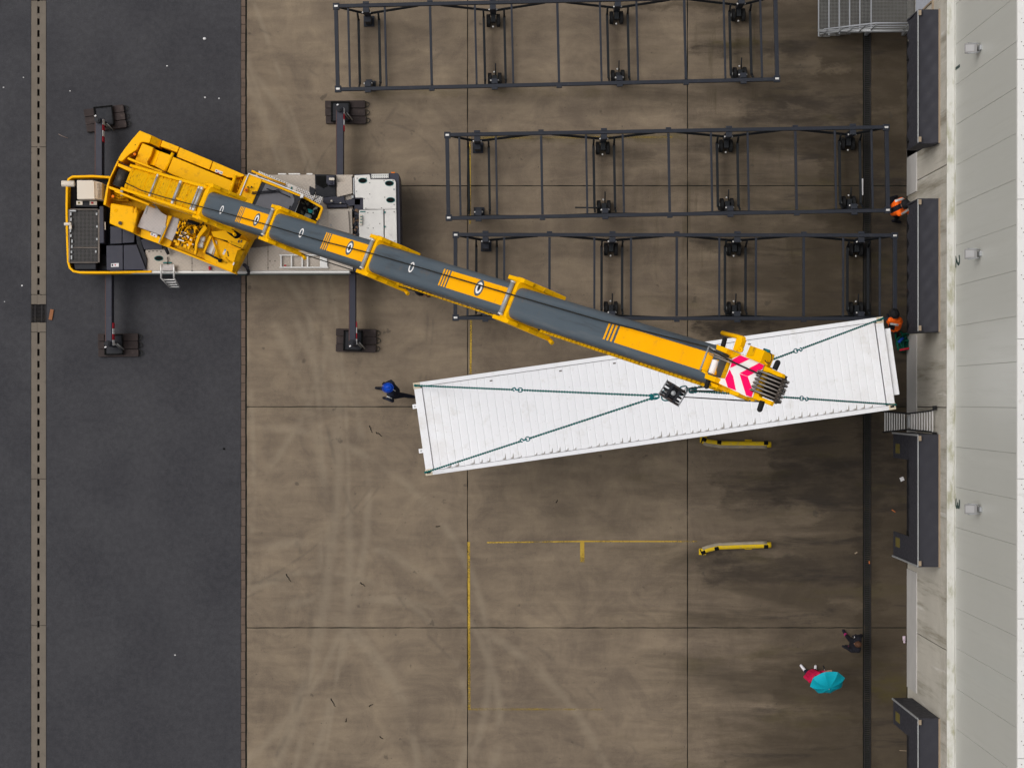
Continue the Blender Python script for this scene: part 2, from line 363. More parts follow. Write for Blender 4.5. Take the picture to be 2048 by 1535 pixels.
def container_mat():
    m, nt, bs = new_mat('container_white_paint'); p = pos(nt, True); x, y, z = xyz(nt, p)
    c = mix(nt, noise(nt, p, 1.2, 5, 0.6), (0.745, 0.745, 0.775), (0.81, 0.81, 0.84))
    c = mix(nt, math_(nt, 'MULTIPLY', rng(nt, noise(nt, p, 2.2, 8, 0.7), 0.54, 0.72), 0.30), c, (0.46, 0.43, 0.37))
    run = rng(nt, noise(nt, pos(nt, True, scale=(6, 0.35, 1)), 1.0, 6, 0.6), 0.55, 0.75); c = mix(nt, math_(nt, 'MULTIPLY', run, 0.10), c, (0.55, 0.54, 0.52))
    ed = math_(nt, 'MULTIPLY', rng(nt, math_(nt, 'ABSOLUTE', x), 4.6, 6.05), rng(nt, noise(nt, p, 1.7, 8, 0.7), 0.42, 0.66)); c = mix(nt, math_(nt, 'MULTIPLY', ed, 0.22), c, (0.42, 0.36, 0.27))
    sp = rng(nt, noise(nt, p, 26, 2, 0.5), 0.69, 0.73); c = mix(nt, math_(nt, 'MULTIPLY', sp, 0.35), c, (0.25, 0.22, 0.18))
    nt.links.new(c, bs.inputs['Base Color']); bs.inputs['Roughness'].default_value = 0.42; return m

def worn_line_mat():
    m, nt, bs = new_mat('worn_yellow_line'); p = pos(nt)
    c = mix(nt, noise(nt, p, 9, 6, 0.7), (0.33, 0.21, 0.02), (0.55, 0.36, 0.03)); nt.links.new(c, bs.inputs['Base Color'])
    bs.inputs['Roughness'].default_value = 0.7
    n = math_(nt, 'ADD', math_(nt, 'MULTIPLY', noise(nt, p, 1.1, 3), 0.8), math_(nt, 'MULTIPLY', noise(nt, p, 22, 6, 0.75), 0.75))
    nt.links.new(rng(nt, n, 0.66, 0.95, 1.0, 0.0), bs.inputs['Alpha']); return m
def faint_line_mat():
    m, nt, bs = new_mat('nearly_gone_yellow_line'); p = pos(nt)
    bs.inputs['Base Color'].default_value = (0.36, 0.24, 0.03, 1); bs.inputs['Roughness'].default_value = 0.7
    n = math_(nt, 'ADD', math_(nt, 'MULTIPLY', noise(nt, p, 0.8, 3), 0.8), math_(nt, 'MULTIPLY', noise(nt, p, 30, 6, 0.75), 0.8))
    nt.links.new(rng(nt, n, 0.50, 0.90, 0.72, 0.0), bs.inputs['Alpha']); return m

MA = {}
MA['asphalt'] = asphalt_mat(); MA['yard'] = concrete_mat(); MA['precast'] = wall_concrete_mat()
MA['ledge'] = mossy_white_mat(); MA['clad'] = cladding_mat(); MA['container'] = container_mat()
MA['line'] = worn_line_mat(); MA['faint'] = faint_line_mat()
MA['joint'] = paint('dark_joint', (0.018, 0.02, 0.016), 0.9)
MA['brick'] = paint('paver_brown', (0.125, 0.09, 0.07), 0.85, var=0.35, scale=3.5, dirt=(0.05, 0.045, 0.04), dirt_amt=0.5)
MA['channel'] = paint('channel_concrete', (0.155, 0.132, 0.108), 0.85, var=0.22, scale=2.0, dirt=(0.08, 0.07, 0.06), dirt_amt=0.4)
MA['iron'] = paint('cast_iron', (0.022, 0.020, 0.021), 0.7, 0.0, var=0.4, dirt=(0.055, 0.042, 0.026), dirt_amt=0.7, dirt_scale=3)
MA['pit'] = paint('dark_pit', (0.006, 0.006, 0.006), 0.9)
MA['yellow'] = paint('crane_yellow', (0.90, 0.455, 0.001), 0.42, var=0.05, spec=0.08, dirt=(0.40, 0.20, 0.02), dirt_amt=0.5, dirt_scale=4.5)
MA['yellow_dirty'] = paint('crane_yellow_oily', (0.72, 0.375, 0.002), 0.45, var=0.15, spec=0.08, scale=4, dirt=(0.10, 0.06, 0.02), dirt_amt=0.75, dirt_scale=9)
MA['decal_yellow'] = paint('boom_yellow_stripe', (0.98, 0.435, 0.001), 0.4, var=0.07, scale=1.4, dirt=(.5, .24, .03), dirt_amt=.35, dirt_scale=5)
def boom_mat():
    m, nt, bs = new_mat('boom_grey'); p = pos(nt)
    def dot(v):
        n = nt.nodes.new('ShaderNodeVectorMath'); n.operation = 'DOT_PRODUCT'; nt.links.new(p, n.inputs[0]); n.inputs[1].default_value = v; return n.outputs['Value']
    s_, w_, v_ = dot((.4554, -.1827, .8713)), dot((.3723, .928, 0)), dot((-.8087, .3244, .4907))
    cb = nt.nodes.new('ShaderNodeCombineXYZ')
    for i, (q, k) in enumerate(((s_, .45), (w_, 7.0), (v_, 5.0))): nt.links.new(math_(nt, 'MULTIPLY', q, k), cb.inputs[i])
    st = noise(nt, cb.outputs[0], 1.0, 8, 0.65)
    c = mix(nt, noise(nt, p, 0.8, 5), (0.072, 0.096, 0.118), (0.096, 0.118, 0.140))
    c = mix(nt, math_(nt, 'MULTIPLY', rng(nt, st, 0.52, 0.72), 0.55), c, (0.145, 0.155, 0.165))
    c = mix(nt, math_(nt, 'MULTIPLY', rng(nt, st, 0.46, 0.32), 0.55), c, (0.048, 0.052, 0.058))
    c = mix(nt, math_(nt, 'MULTIPLY', rng(nt, noise(nt, p, 2.6, 8, 0.7), 0.57, 0.72), 0.45), c, (0.16, 0.115, 0.085))
    nt.links.new(c, bs.inputs['Base Color']); bs.inputs['Roughness'].default_value = 0.42; bs.inputs['Specular IOR Level'].default_value = 0.2
    return m
MA['boom'] = boom_mat()
MA['black'] = paint('black_steel', (0.018, 0.019, 0.024), 0.5, var=0.3, dirt=(0.06, 0.05, 0.045), dirt_amt=0.3)
MA['navy'] = paint('blueblack_paint', (0.038, 0.039, 0.055), 0.4, var=0.15, dirt=(0.08, 0.07, 0.07), dirt_amt=0.35)
MA['rubber'] = paint('rubber', (0.015, 0.015, 0.016), 0.75, var=0.2)
MA['frame'] = paint('frame_dark_grey', (0.022, 0.025, 0.034), 0.45, var=0.2, dirt=(0.08, 0.07, 0.06), dirt_amt=0.3)
MA['frame_low'] = paint('frame_black', (0.012, 0.014, 0.017), 0.55, var=0.2)
MA['steel'] = paint('bare_steel', (0.42, 0.42, 0.41), 0.38, 0.6, var=0.15, dirt=(0.15, 0.13, 0.12), dirt_amt=0.4)
MA['darksteel'] = paint('greasy_steel', (0.10, 0.085, 0.075), 0.4, 0.5, var=0.3, dirt=(0.02, 0.018, 0.016), dirt_amt=0.6)
MA['sheavesteel'] = paint('worn_sheave_steel', (0.40, 0.36, 0.33), 0.45, 0.2, var=.2, scale=9)
MA['alu'] = paint('aluminium', (0.62, 0.61, 0.60), 0.4, 0.35, var=0.1)
MA['stairgrey'] = paint('stair_steel_grey', (0.27, 0.28, 0.30), 0.55, var=.12, dirt=(.16, .15, .14), dirt_amt=.4)
MA['galv'] = paint('galvanised', (0.34, 0.35, 0.36), 0.5, 0.3, var=0.15, dirt=(0.2, 0.19, 0.17), dirt_amt=0.4)
MA['white'] = paint('white_paint', (0.72, 0.71, 0.69), 0.45, var=0.06, dirt=(0.4, 0.38, 0.34), dirt_amt=0.3)
MA['cream'] = paint('cream_paint', (0.62, 0.56, 0.48), 0.5, var=0.08, dirt=(0.3, 0.27, 0.23), dirt_amt=0.3)
MA['deck'] = diamond('beige_tread_plate', (0.56, 0.49, 0.42), 0.075, 0.3)
MA['deckgrey'] = diamond('grey_tread_plate', (0.55, 0.505, 0.49), 0.07, R(-22))
MA['deckwhite'] = diamond('white_tread_plate', (0.74, 0.72, 0.69), 0.06, 0.0, 0.86)
MA['perf'] = perforated('perforated_walkway', (0.60, 0.58, 0.57), 0.052, R(-22), 0.27)
MA['perfw'] = perforated('perforated_step', (0.55, 0.55, 0.53), 0.06, 0.0, 0.2)
MA['glass'] = paint('tinted_cab_glass', (0.125, 0.125, 0.14), 0.16, var=0.25, scale=1.4, dirt=(0.2, 0.17, 0.16), dirt_amt=0.2)
MA['teal'] = paint('teal_fabric', (0.02, 0.34, 0.36), 0.8)
MA['seatgrey'] = paint('seat_grey', (0.30, 0.34, 0.32), 0.8)
MA['orange'] = paint('orange_lens', (0.85, 0.20, 0.005), 0.25)
MA['rustorange'] = paint('rust_orange', (0.42, 0.13, 0.04), 0.8)
MA['pink'] = paint('fluorescent_pink', (0.97, 0.004, 0.125), 0.5, var=0.05)
MA['chevwhite'] = paint('chevron_white', (0.84, 0.82, 0.81), 0.5, var=0.05, dirt=(0.5, 0.36, 0.2), dirt_amt=0.3, dirt_scale=6)
MA['red'] = paint('red_paint', (0.42, 0.015, 0.03), 0.5)
MA['chain'] = paint('green_chain', (0.003, 0.125, 0.118), 0.55, 0.0, var=0.3, scale=8)
MA['hookteal'] = paint('green_hook_fitting', (0.004, 0.13, 0.145), 0.5, 0.0, var=0.3, scale=8)
MA['hookdark'] = paint('hook_block_dark', (0.045, 0.035, 0.034), 0.5, var=.3, scale=9, dirt=(.16, .13, .12), dirt_amt=.4, dirt_scale=12)
MA['rope'] = paint('wire_rope', (0.030, 0.030, 0.028), 0.6, 0.3)
MA['mat'] = paint('support_mat_brown', (0.042, 0.032, 0.031), 0.75, var=0.3, scale=5, dirt=(0.12, 0.095, 0.085), dirt_amt=0.4)
MA['tarp'] = paint('dock_fabric', (0.036, 0.036, 0.045), 0.6, var=0.15, dirt=(0.06, 0.058, 0.06), dirt_amt=0.3)
MA['timber'] = paint('tan_timber', (0.30, 0.235, 0.17), 0.8, var=0.25, scale=5)
MA['mark'] = paint('yellow_marker', (0.13, 0.105, 0.03), 0.7, var=0.2)
MA['guide'] = paint('guide_yellow', (0.62, 0.42, 0.01), 0.5, var=0.15, dirt=(0.30, 0.25, 0.18), dirt_amt=0.6, dirt_scale=8)
MA['scraped'] = paint('scraped_steel', (0.30, 0.26, 0.20), 0.6, 0.2, var=0.3, scale=6, dirt=(0.55, 0.38, 0.03), dirt_amt=0.5, dirt_scale=10)
MA['skin'] = paint('skin', (0.34, 0.18, 0.12), 0.6)
MA['hair'] = paint('brown_hair', (0.075, 0.035, 0.02), 0.7, var=0.3, scale=30)
MA['darkhair'] = paint('black_knit', (0.012, 0.012, 0.014), 0.8, var=0.3, scale=30)
MA['helmet'] = paint('blue_plastic', (0.004, 0.055, 0.42), 0.25)
MA['cloth_black'] = paint('black_cloth', (0.011, 0.011, 0.016), 0.9, var=0.3, scale=10)
MA['cloth_navy'] = paint('navy_cloth', (0.015, 0.018, 0.032), 0.9, var=0.3, scale=10)
MA['jeans'] = paint('blue_jeans', (0.012, 0.020, 0.05), 0.9, var=0.3, scale=12)
MA['hivis'] = paint('orange_hivis', (0.90, 0.13, 0.008), 0.7, var=0.15, scale=9)
MA['reflect'] = paint('reflective_grey', (0.55, 0.56, 0.56), 0.4)
MA['redcloth'] = paint('red_jacket', (0.46, 0.008, 0.055), 0.8, var=0.2, scale=9)
MA['magenta'] = paint('magenta_knit', (0.35, 0.02, 0.13), 0.85)
MA['shoe'] = paint('white_shoe', (0.66, 0.64, 0.68), 0.6)
MA['umbrella'] = paint('cyan_umbrella', (0.002, 0.32, 0.42), 0.6, var=0.12, scale=5)
MA['paper'] = paint('paper', (0.66, 0.65, 0.66), 0.8)
MA['rust'] = paint('rusty_brick', (0.27, 0.115, 0.055), 0.85, var=0.25, scale=9)
MA['net'] = paint('green_strap', (0.004, 0.085, 0.055), 0.8, var=0.3, scale=9)
MA['blue'] = paint('blue_cloth', (0.01, 0.06, 0.34), 0.8)
MA['number'] = paint('dark_green_numeral', (0.006, 0.035, 0.032), 0.5)
MA['door'] = paint('pale_blue_door', (0.42, 0.44, 0.50), 0.45)
MA['teal_trim'] = paint('teal_edge', (0.01, 0.13, 0.13), 0.5)
MA['lampgrey'] = paint('lamp_housing_grey', (0.24, 0.235, 0.235), 0.5); MA['lampgrey2'] = paint('lamp_fins_grey', (0.34, 0.335, 0.34), 0.5)
MA['moss'] = paint('mossy_curb', (0.46, 0.445, 0.43), 0.85, var=0.12)

# ================================================================== GROUND
XA = W(482, 0).x; XB = W(492.5, 0).x
XD0, XD1 = W(1728, 0).x, W(1741.5, 0).x           # slot drain by the wall
XW = 785 * H / F                                   # warehouse wall face
g = MB(); g.add([(-500, -500, -.12), (500, -500, -.12), (500, 500, -.12), (-500, 500, -.12)], [(0, 1, 2, 3)])
struct(g.build('ground', MA['asphalt']))
XC0, XC1 = W(62.5, 0).x, W(92, 0).x                # drainage channel in the road
rd = MB()
rd.prism([(-70, -70, 0), (XC0 - .01, -70, 0), (XC0 - .01, 70, 0), (-70, 70, 0)], -.1)
rd.prism([(XC1 + .01, -70, 0), (XA - .006, -70, 0), (XA - .006, 70, 0), (XC1 + .01, 70, 0)], -.1)
struct(rd.build('asphalt_road', MA['asphalt']))
# yard: concrete slabs with open dark joints
xs = [XB + .02, W(935, 0).x, W(1375, 0).x, XD0 - .02]
yj = W(0, 813).y; pitch = (W(0, 370).y - W(0, 1253).y) / 2
ys = [yj + pitch * k for k in range(-4, 5)]
yard = struct(MB().prism([(XA, ys[0], -.04), (XW + .2, ys[0], -.04), (XW + .2, ys[-1], -.04), (XA, ys[-1], -.04)], -.1).build('concrete_yard', MA['joint']))
def rough_line(p, q, amp, n):                       # a joint edge that wanders slightly
    out = []
    for i in range(n):
        t = i / n; pt = p.lerp(q, t); d = (q - p).normalized(); nn = Vector((-d.y, d.x, 0))
        out.append(pt + nn * (random.uniform(-amp, amp) if i else 0))
    return out
for i in range(3):
    for j in range(len(ys) - 1):
        gap = .013
        a, b = xs[i] + (gap if i else 0), xs[i + 1] - gap; c, d = ys[j] + gap, ys[j + 1] - gap
        cs = [Vector((a, c, 0)), Vector((b, c, 0)), Vector((b, d, 0)), Vector((a, d, 0))]
        pts = sum((rough_line(cs[k], cs[(k + 1) % 4], .006, 26) for k in range(4)), [])
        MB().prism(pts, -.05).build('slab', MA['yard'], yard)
for j in range(len(ys) - 1):
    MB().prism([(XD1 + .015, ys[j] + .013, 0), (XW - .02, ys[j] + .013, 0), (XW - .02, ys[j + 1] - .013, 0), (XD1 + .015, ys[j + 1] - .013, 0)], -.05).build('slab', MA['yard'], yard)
# row of clay pavers between asphalt and concrete
pv = struct(MB().prism([(XA, -20, -.02), (XB, -20, -.02), (XB, 20, -.02), (XA, 20, -.02)], -.1).build('paver_strip', MA['joint']))
bp = 17.9 * H / F; bw = XB - XA - .035
brick_me = MB().box((0, 0, -.03), (bw, bp - .014, .066)).mesh('brick', MA['brick'])
k0 = int(-14 / bp)
for k in range(-60, 60):
    o = bpy.data.objects.new('brick', brick_me); COL.objects.link(o); o.parent = pv
    o.location = (XA + .006 + bw / 2 + random.uniform(-.004, .004), k * bp + .07, random.uniform(-.004, .004)); o.rotation_euler = (0, 0, random.uniform(-.02, .02))
# road drainage channel: two concrete rails with a slot between, cast grate in the middle
ch = struct(MB().prism([(XC0, W(0, 1840).y, -.09), (XC1, W(0, 1840).y, -.09), (XC1, W(0, -300).y, -.09), (XC0, W(0, -300).y, -.09)], -.115).build('drain_channel', MA['pit']))
cxm = W(76.8, 0).x; sl = .032
ends = [-420, -160, 0, 294, 590, 608]; ends2 = [645, 663, 957, 1250, 1545, 1850]
ends = [-300, 1.5, 294, 589, 608.5]; ends2 = [644.5, 664, 957, 1250, 1543, 1840]
for es in (ends, ends2):
    for a, b in zip(es, es[1:]):
        ya, yb = W(0, a).y - .006, W(0, b).y + .006
        for x0, x1 in ((XC0, cxm - sl), (cxm + sl, XC1)):
            MB().prism([(x0, yb, .003), (x1, yb, .003), (x1, ya, .003), (x0, ya, .003)], -.1).build('channel_rail', MA['channel'], ch, .006)
web = MB()
py = -280.0
while py < 1800:
    if not (585 < py < 668): web.box((cxm, W(0, py + 5).y, -.022), (2 * sl, 10.2 * H / F, .045))
    py += 23.6
for a, b in ((589, 608.5), (644.5, 664)): web.prism([(cxm - sl, W(0, b).y, -.004), (cxm + sl, W(0, b).y, -.004), (cxm + sl, W(0, a).y, -.004), (cxm - sl, W(0, a).y, -.004)], -.05)
web.build('slot_bridge', MA['channel'], ch, kind='stuff')
gr = MB(); y0, y1 = W(0, 644).y, W(0, 609).y
for x0, x1 in ((XC0, XC0 + .03), (XC1 - .03, XC1), (W(69, 0).x, W(71.6, 0).x), (W(82.5, 0).x, W(85, 0).x)): gr.box(((x0 + x1) / 2, (y0 + y1) / 2, -.01), (x1 - x0, y1 - y0, .04))
for k in range(13): gr.box(((XC0 + XC1) / 2, y0 + .02 + (y1 - y0 - .04) * k / 12, -.012), (XC1 - XC0 - .01, .019, .03))
gr.build('drain_grate', MA['iron'], ch)
# slot drain along the docks: iron gratings, one metre each
dr = struct(MB().prism([(XD0 - .01, -20, -.075), (XD1 + .01, -20, -.075), (XD1 + .01, 20, -.075), (XD0 - .01, 20, -.075)], -.11).build('dock_drain', MA['pit']))
wd_ = XD1 - XD0; gm = MB()
for x in (XD0 + .012, XD1 - .012): gm.box((x, .5, -.015), (.024, .992, .04))
for k in range(18): gm.box(((XD0 + XD1) / 2, .03 + k * .0553, -.018), (wd_ - .03, .022, .03))
gme = gm.mesh('grating', MA['iron'])
for k in range(-15, 15):
    o = bpy.data.objects.new('grating', gme); COL.objects.link(o); o.parent = dr; o.location = (random.uniform(-.004, .004), k * 1.0, random.uniform(-.006, .0))
# painted bay lines
def line(pts, m='line', name='painted_line'):
    struct(MB().prism([W(x, y, .005) for x, y in pts], .001).build(name, MA[m]))
line([(935, 1083), (940, 1083), (941, 1419), (936, 1419)])
line([(941.2, 1415), (1205, 1416), (1205, 1419), (941.2, 1419.5)], 'faint')
line([(974, 1083), (1160, 1080.6), (1160, 1083.4), (974, 1085.6)]); line([(1168.8, 1080.3), (1394, 1080.8), (1394, 1083.4), (1168.8, 1083.4)])
line([(1160, 1080), (1168.6, 1080), (1169, 1124), (1160.5, 1124)])
line([(940, 640), (944, 640), (943, 748), (939, 748)]); line([(938.5, 270), (941.5, 270), (941.5, 448), (938.5, 448)])
line([(1275, 637.5), (1400, 638), (1400, 641), (1275, 640.5)], 'faint'); line([(960, 273.5), (1345, 272), (1345, 276), (960, 278)], 'faint')
line([(935, 1255.5), (940, 1255.5), (940.2, 1419), (936.1, 1419)], 'faint', 'painted_line')

# ================================================================== WAREHOUSE
wh = thing('warehouse', 'long warehouse with grey panel cladding above a concrete base and numbered docks', 'warehouse', (XW + 4, 0, 0))
core = MB().box((XW + 12.2, 0, 6.4), (24, 44, 12.7)).build('wall_core', MA['joint'], wh)
# concrete base panels, 6.27 m wide, up to the ledge at 6.2 m
docks = [(20, 285, 1), (398, 662, 2), (870, 1132, 3), (1437, 1702, 4)]
for j in range(len(ys) - 1):
    a, b = ys[j], ys[j + 1]
    MB().box((XW + .09, (a + b) / 2, 3.1), (.18, b - a - .022, 6.2)).build('concrete_panel', MA['precast'], wh, .012)
# pale plinth strip between the docks
def plinth(pa, pb, round_end=False):
    q = [(XW - .012, W(0, pa).y), (XW + .01, W(0, pa).y), (XW + .01, W(0, pb).y), (XW - .012, W(0, pb).y)]
    m = MB(); ya, yb = W(0, pa).y, W(0, pb).y
    m.box((XW - .006, (ya + yb) / 2, .70), (.03, ya - yb, 1.40)); return m.build('plinth', MA['moss'], wh, .004)
plinth(300, 392); plinth(672, 866); plinth(1136, 1372)
# ledge
MB().box((XW - .05, 0, 6.235), (.27, 44, .07)).build('ledge', MA['ledge'], wh, .012)
MB().box((XW + .03, 0, 6.33), (.07, 44, .12)).build('ledge_flashing', MA['ledge'], wh, .01)
# upright cladding panels, one metre each
cp = 1.0164
cme = MB().box((0, 0, 3.22), (.10, cp - .005, 6.38)).mesh('cladding_panel', MA['clad'])
for k in range(-20, 21):
    o = bpy.data.objects.new('cladding_panel', cme); COL.objects.link(o); o.parent = wh
    o.location = Vector((XW + .055 + random.uniform(-.0015, .0015), -.2 + (k + .5) * cp, 6.36)) - Vector(wh['_o']); add_bevel(o, .006, 1)
# white roof coping with screw heads
kp = 279 * (H - 12.85) / F; kc = W(0, 120, 12.85).y
for k in range(-3, 10):
    ya = kc - (k - 1) * kp; yb = ya - kp
    c_ = MB().box((XW + .42, (ya + yb) / 2, 12.86), (.86, abs(ya - yb) - .008, .12)).build('coping', MA['white'], wh, .01)
    s_ = MB()
    n = 6
    for q in range(n):
        yq = ya - kp * (q + .25) / n
        for dx in (.08, .12): s_.ball((XW + dx + .0, yq - (dx - .08) * 2.2, 12.92), .012, 6, 4)
    s_.build('screw_head', MA['darksteel'], c_, kind='stuff')
MB().box((XW + 12.7, 0, 12.83), (23.6, 44, .10)).build('roof', MA['white'], wh)
# dock numerals
for txt, py in (('1', 133), ('2', 521.5), ('3', 1008)):
    cu = bpy.data.curves.new('n', 'FONT'); cu.body = txt; cu.size = .70; cu.extrude = .004; cu.align_x = 'CENTER'
    to = bpy.data.objects.new('n', cu); COL.objects.link(to); bpy.context.view_layer.update()
    me = bpy.data.meshes.new_from_object(to.evaluated_get(bpy.context.evaluated_depsgraph_get())); bpy.data.objects.remove(to)
    # text plane -> wall plane: reading direction -Y, up +Z, facing -X
    M = Matrix(((0, 0, -1, 0), (-1, 0, 0, 0), (0, 1, 0, 0), (0, 0, 0, 1)))
    me.transform(Matrix.Translation(Vector((XW - .003, W(0, py, 6.8).y, 6.43)) - Vector(wh['_o'])) @ M)
    me.materials.clear(); me.materials.append(MA['number'])
    o = bpy.data.objects.new('dock_number', me); COL.objects.link(o); o.parent = wh
# sectional doors inside the shelters
for pa, pb, n in docks:
    ya, yb = W(0, pa, 4.4).y, W(0, pb, 4.4).y
    d = MB().box((XW - .006, (ya + yb) / 2, 2.12), (.03, (ya - yb) * .94, 4.2)).build('dock_door', MA['black'], wh)
    for s_ in (-1, 1): MB().box((XW - .07, (ya + yb) / 2 + s_ * (ya - yb) * .33, .82), (.14, .25, .5)).build('dock_bumper', MA['rubber'], wh, .015)
# personnel door above the stair landing
MB().box((XW - .01, W(0, -48, 2.5).y, 2.45), (.03, 1.75, 2.3)).build('entrance_door', MA['door'], wh, .01)
MB().box((XW - .02, W(0, 12, 2.5).y + .0, 3.66), (.05, 2.2, .06)).build('door_head_trim', MA['timber'], wh)
MB().box((XW - .02, W(0, 17.5, 2.5).y, 2.3), (.03, .05, 2.4)).build('door_jamb', MA['timber'], wh)

# dock shelters
def shelter(n, pa, pb, label, full):
    ya, yb = W(0, pa, 4.48).y, W(0, pb, 4.48).y; yc = (ya + yb) / 2; wy = ya - yb
    XF = 807 * (H - 4.48) / F
    t = thing('dock_shelter', label, 'dock shelter', (XF, yc, 0))
    m = MB(); nx, ny = 8, 40                       # canopy: sheet with slight sag and wrinkles
    amp = .008 if full else .018
    def zt(u, v): return 4.48 - .03 * (1 - u) - amp * math.sin(u * 3.1) * (1 + .6 * math.sin(v * 21 + u * 4) + .5 * math.sin(v * 47 - u * 9))
    vs = [(XF + (XW - .02 - XF) * i / nx, yb + wy * j / ny, zt(i / nx, j / ny)) for i in range(nx + 1) for j in range(ny + 1)]
    vs2 = [(x, y, z - .04) for x, y, z in vs]; N = len(vs); q = lambda i, j: i * (ny + 1) + j
    fs = [(q(i, j), q(i + 1, j), q(i + 1, j + 1), q(i, j + 1)) for i in range(nx) for j in range(ny)]
    m.add(vs, fs, True); m.add(vs2, [f[::-1] for f in fs], True); m.build('canopy', MA['tarp'], t)
    hb = 3.0 if not full else 3.15
    m = MB(); nz, ny = 8, 44; rows = []            # header curtain
    for i in range(nz + 1):
        z = 4.44 - (4.44 - hb) * i / nz; rows.append([(XF + (.012 if full else .03) * math.sin(j * 1.1 + i * .7) * i / nz + .004, yb + .03 + (wy - .06) * j / ny, z) for j in range(ny + 1)])
    vs = [p for r in rows for p in r]; q = lambda i, j: i * (ny + 1) + j
    fs = [(q(i, j), q(i + 1, j), q(i + 1, j + 1), q(i, j + 1)) for i in range(nz) for j in range(ny)]
    m.add(vs, fs, True); m.add([(x + .02, y, z) for x, y, z in vs], [f[::-1] for f in fs], True); m.build('header_curtain', MA['tarp'], t)
    for s_ in (-1, 1):                              # side walls and side curtains
        ye = yc + s_ * wy / 2; zb = .78 if full else 2.95
        pts = [(XW - .02, 4.44), (XF, 4.44), (XF - (0 if full else .02), zb), (XF + (.03 if full else .16), zb - (0 if full else .12)), (XW - .02, zb + (0 if full else .9))]
        rings = [[Vector((x, ye + o, z)) for x, z in pts] for o in (-.02, .02)]
        MB().loft(rings).build('side_wall', MA['tarp'], t)
        if full:
            c_ = MB().box((XF + .03, ye - s_ * .36, (zb + 4.4) / 2), (.03, .66, 4.4 - zb)).build('side_curtain', MA['tarp'], t)
            MB().box((XF + .0125, ye - s_ * .42, 1.45), (.006, .26, .62)).build('yellow_marker', MA['mark'], c_)
            MB().box((XF - .012, ye - s_ * .0, (zb + 4.44) / 2), (.03, .045, 4.44 - zb)).build('corner_profile', MA['galv'], t)
    MB().box((XF - .012, yc, 4.475), (.028, wy, .045)).build('front_profile', MA['galv'], t)
    MB().box((XW - .02, yc, 4.52), (.045, wy + .04, .05)).build('back_rail', MA['timber'], t)
    for s_ in (-1, 1): MB().box((XF + .03, yc + s_ * (wy / 2 - .08), 4.515), (.07, .13, .05)).build('corner_bracket', MA['timber'], t)
labs = {1: 'black dock shelter with sagging wrinkled fabric below number 1', 2: 'black dock shelter with a wrinkled canopy below number 2, between two workers',
        3: 'grey-black dock shelter with open side curtains below number 3', 4: 'black dock shelter without a number, cut off by the bottom edge'}
for pa, pb, n in docks: shelter(n, pa, pb, labs[n], n >= 3)

# wall lamps beside the numerals
for py, lb in ((98, 'floodlight on the cladding above the dock nearest the steel stair'), (508, 'floodlight on the cladding above the dock between the orange workers'), (1017, 'floodlight on the cladding above the dock beside the leaning ladder')):
    y = W(0, py, 9.1).y; t = thing('wall_lamp', 'small grey ' + lb, 'wall lamp', (XW, y, 8.9), 'floodlights on the warehouse wall')
    MB().box((XW - .02, y, 9.22), (.05, .12, .28)).build('wall_plate', MA['galv'], t, .005)
    for s_ in (-1, 1): MB().tube([(XW - .03, y + s_ * .10, 9.27), (XW - .3, y + s_ * .125, 9.19)], .014, 6).build('arm', MA['galv'], t)
    Mx = Matrix.Translation((XW - .22, y, 9.17)) @ Matrix.Rotation(R(-12), 4, 'Y')
    hd = MB().box((0, 0, 0), (.30, .23, .09), M=Mx).build('lamp_head', MA['lampgrey'], t, .012)
    MB().box((-.02, 0, .047), (.2, .16, .01), M=Mx).build('cooling_plate', MA['lampgrey2'], hd, .003)
    MB().box((0, 0, -.048), (.25, .19, .008), M=Mx).build('lamp_glass', MA['glass'], hd)

# steel stair and landing at the top right
st = thing('steel_staircase', 'galvanised steel stair with grating treads and handrail beside dock 1', 'staircase', tuple(W(1740, 0, 0)))
LY0 = W(0, 58, 1.2).y; LY1 = LY0 + 2.6; LH = 1.15
xa, xb = W(1742, 0, LH).x, XW - .03
def grating(x0, x1, y0, y1, z, name, m=MA['galv'], pit=.045):
    mb = MB()
    n = max(2, int((y1 - y0) / pit))
    for k in range(n + 1): mb.box(((x0 + x1) / 2, y0 + (y1 - y0) * k / n, z), (x1 - x0, .012, .03))
    n = max(2, int((x1 - x0) / pit))
    for k in range(n + 1): mb.box((x0 + (x1 - x0) * k / n, (y0 + y1) / 2, z - .004), (.008, y1 - y0, .022))
    return mb
grating(xa, xb, LY0, LY1, LH, 'g', pit=.038).build('landing_grating', paint('dull_galvanised', (0.17, 0.17, 0.165), .6, .2, var=.2), st, kind='stuff')
nt_ = 6
for k in range(5):
    h = LH * (k + .55) / nt_; x0 = W(1637 + 20.6 * k, 0, h).x; x1 = W(1637 + 20.6 * (k + 1) + 2, 0, h).x
    tr = grating(x0, x1, LY0 - .02, LY1, h, 'g', pit=.038).build('tread', bpy.data.materials['dull_galvanised'], st)
    MB().box((x0, (LY0 + LY1) / 2, h + .01), (.03, LY1 - LY0 + .04, .05)).build('tread_nosing', MA['stairgrey'], tr)
MB().box((xa, (LY0 + LY1) / 2, LH + .01), (.03, LY1 - LY0, .05)).build('landing_nosing', MA['stairgrey'], st)
MB().tube([W(1637, 62, .1), (xa, LY0 - .03, LH - .05), (xb, LY0 - .03, LH - .05)], .05, 6).build('stringer', MA['galv'], st)
p0 = W(1648, 46.5, 1.25); p1 = W(1752, 34.5, LH + 1.05); p2 = W(1822, 37, LH + 1.05)
YR = LY0 - .02
rail = lambda dz: [(p0.x, YR, p0.z - dz), (p1.x, YR, p1.z - dz), (p2.x, YR, p2.z - dz)]
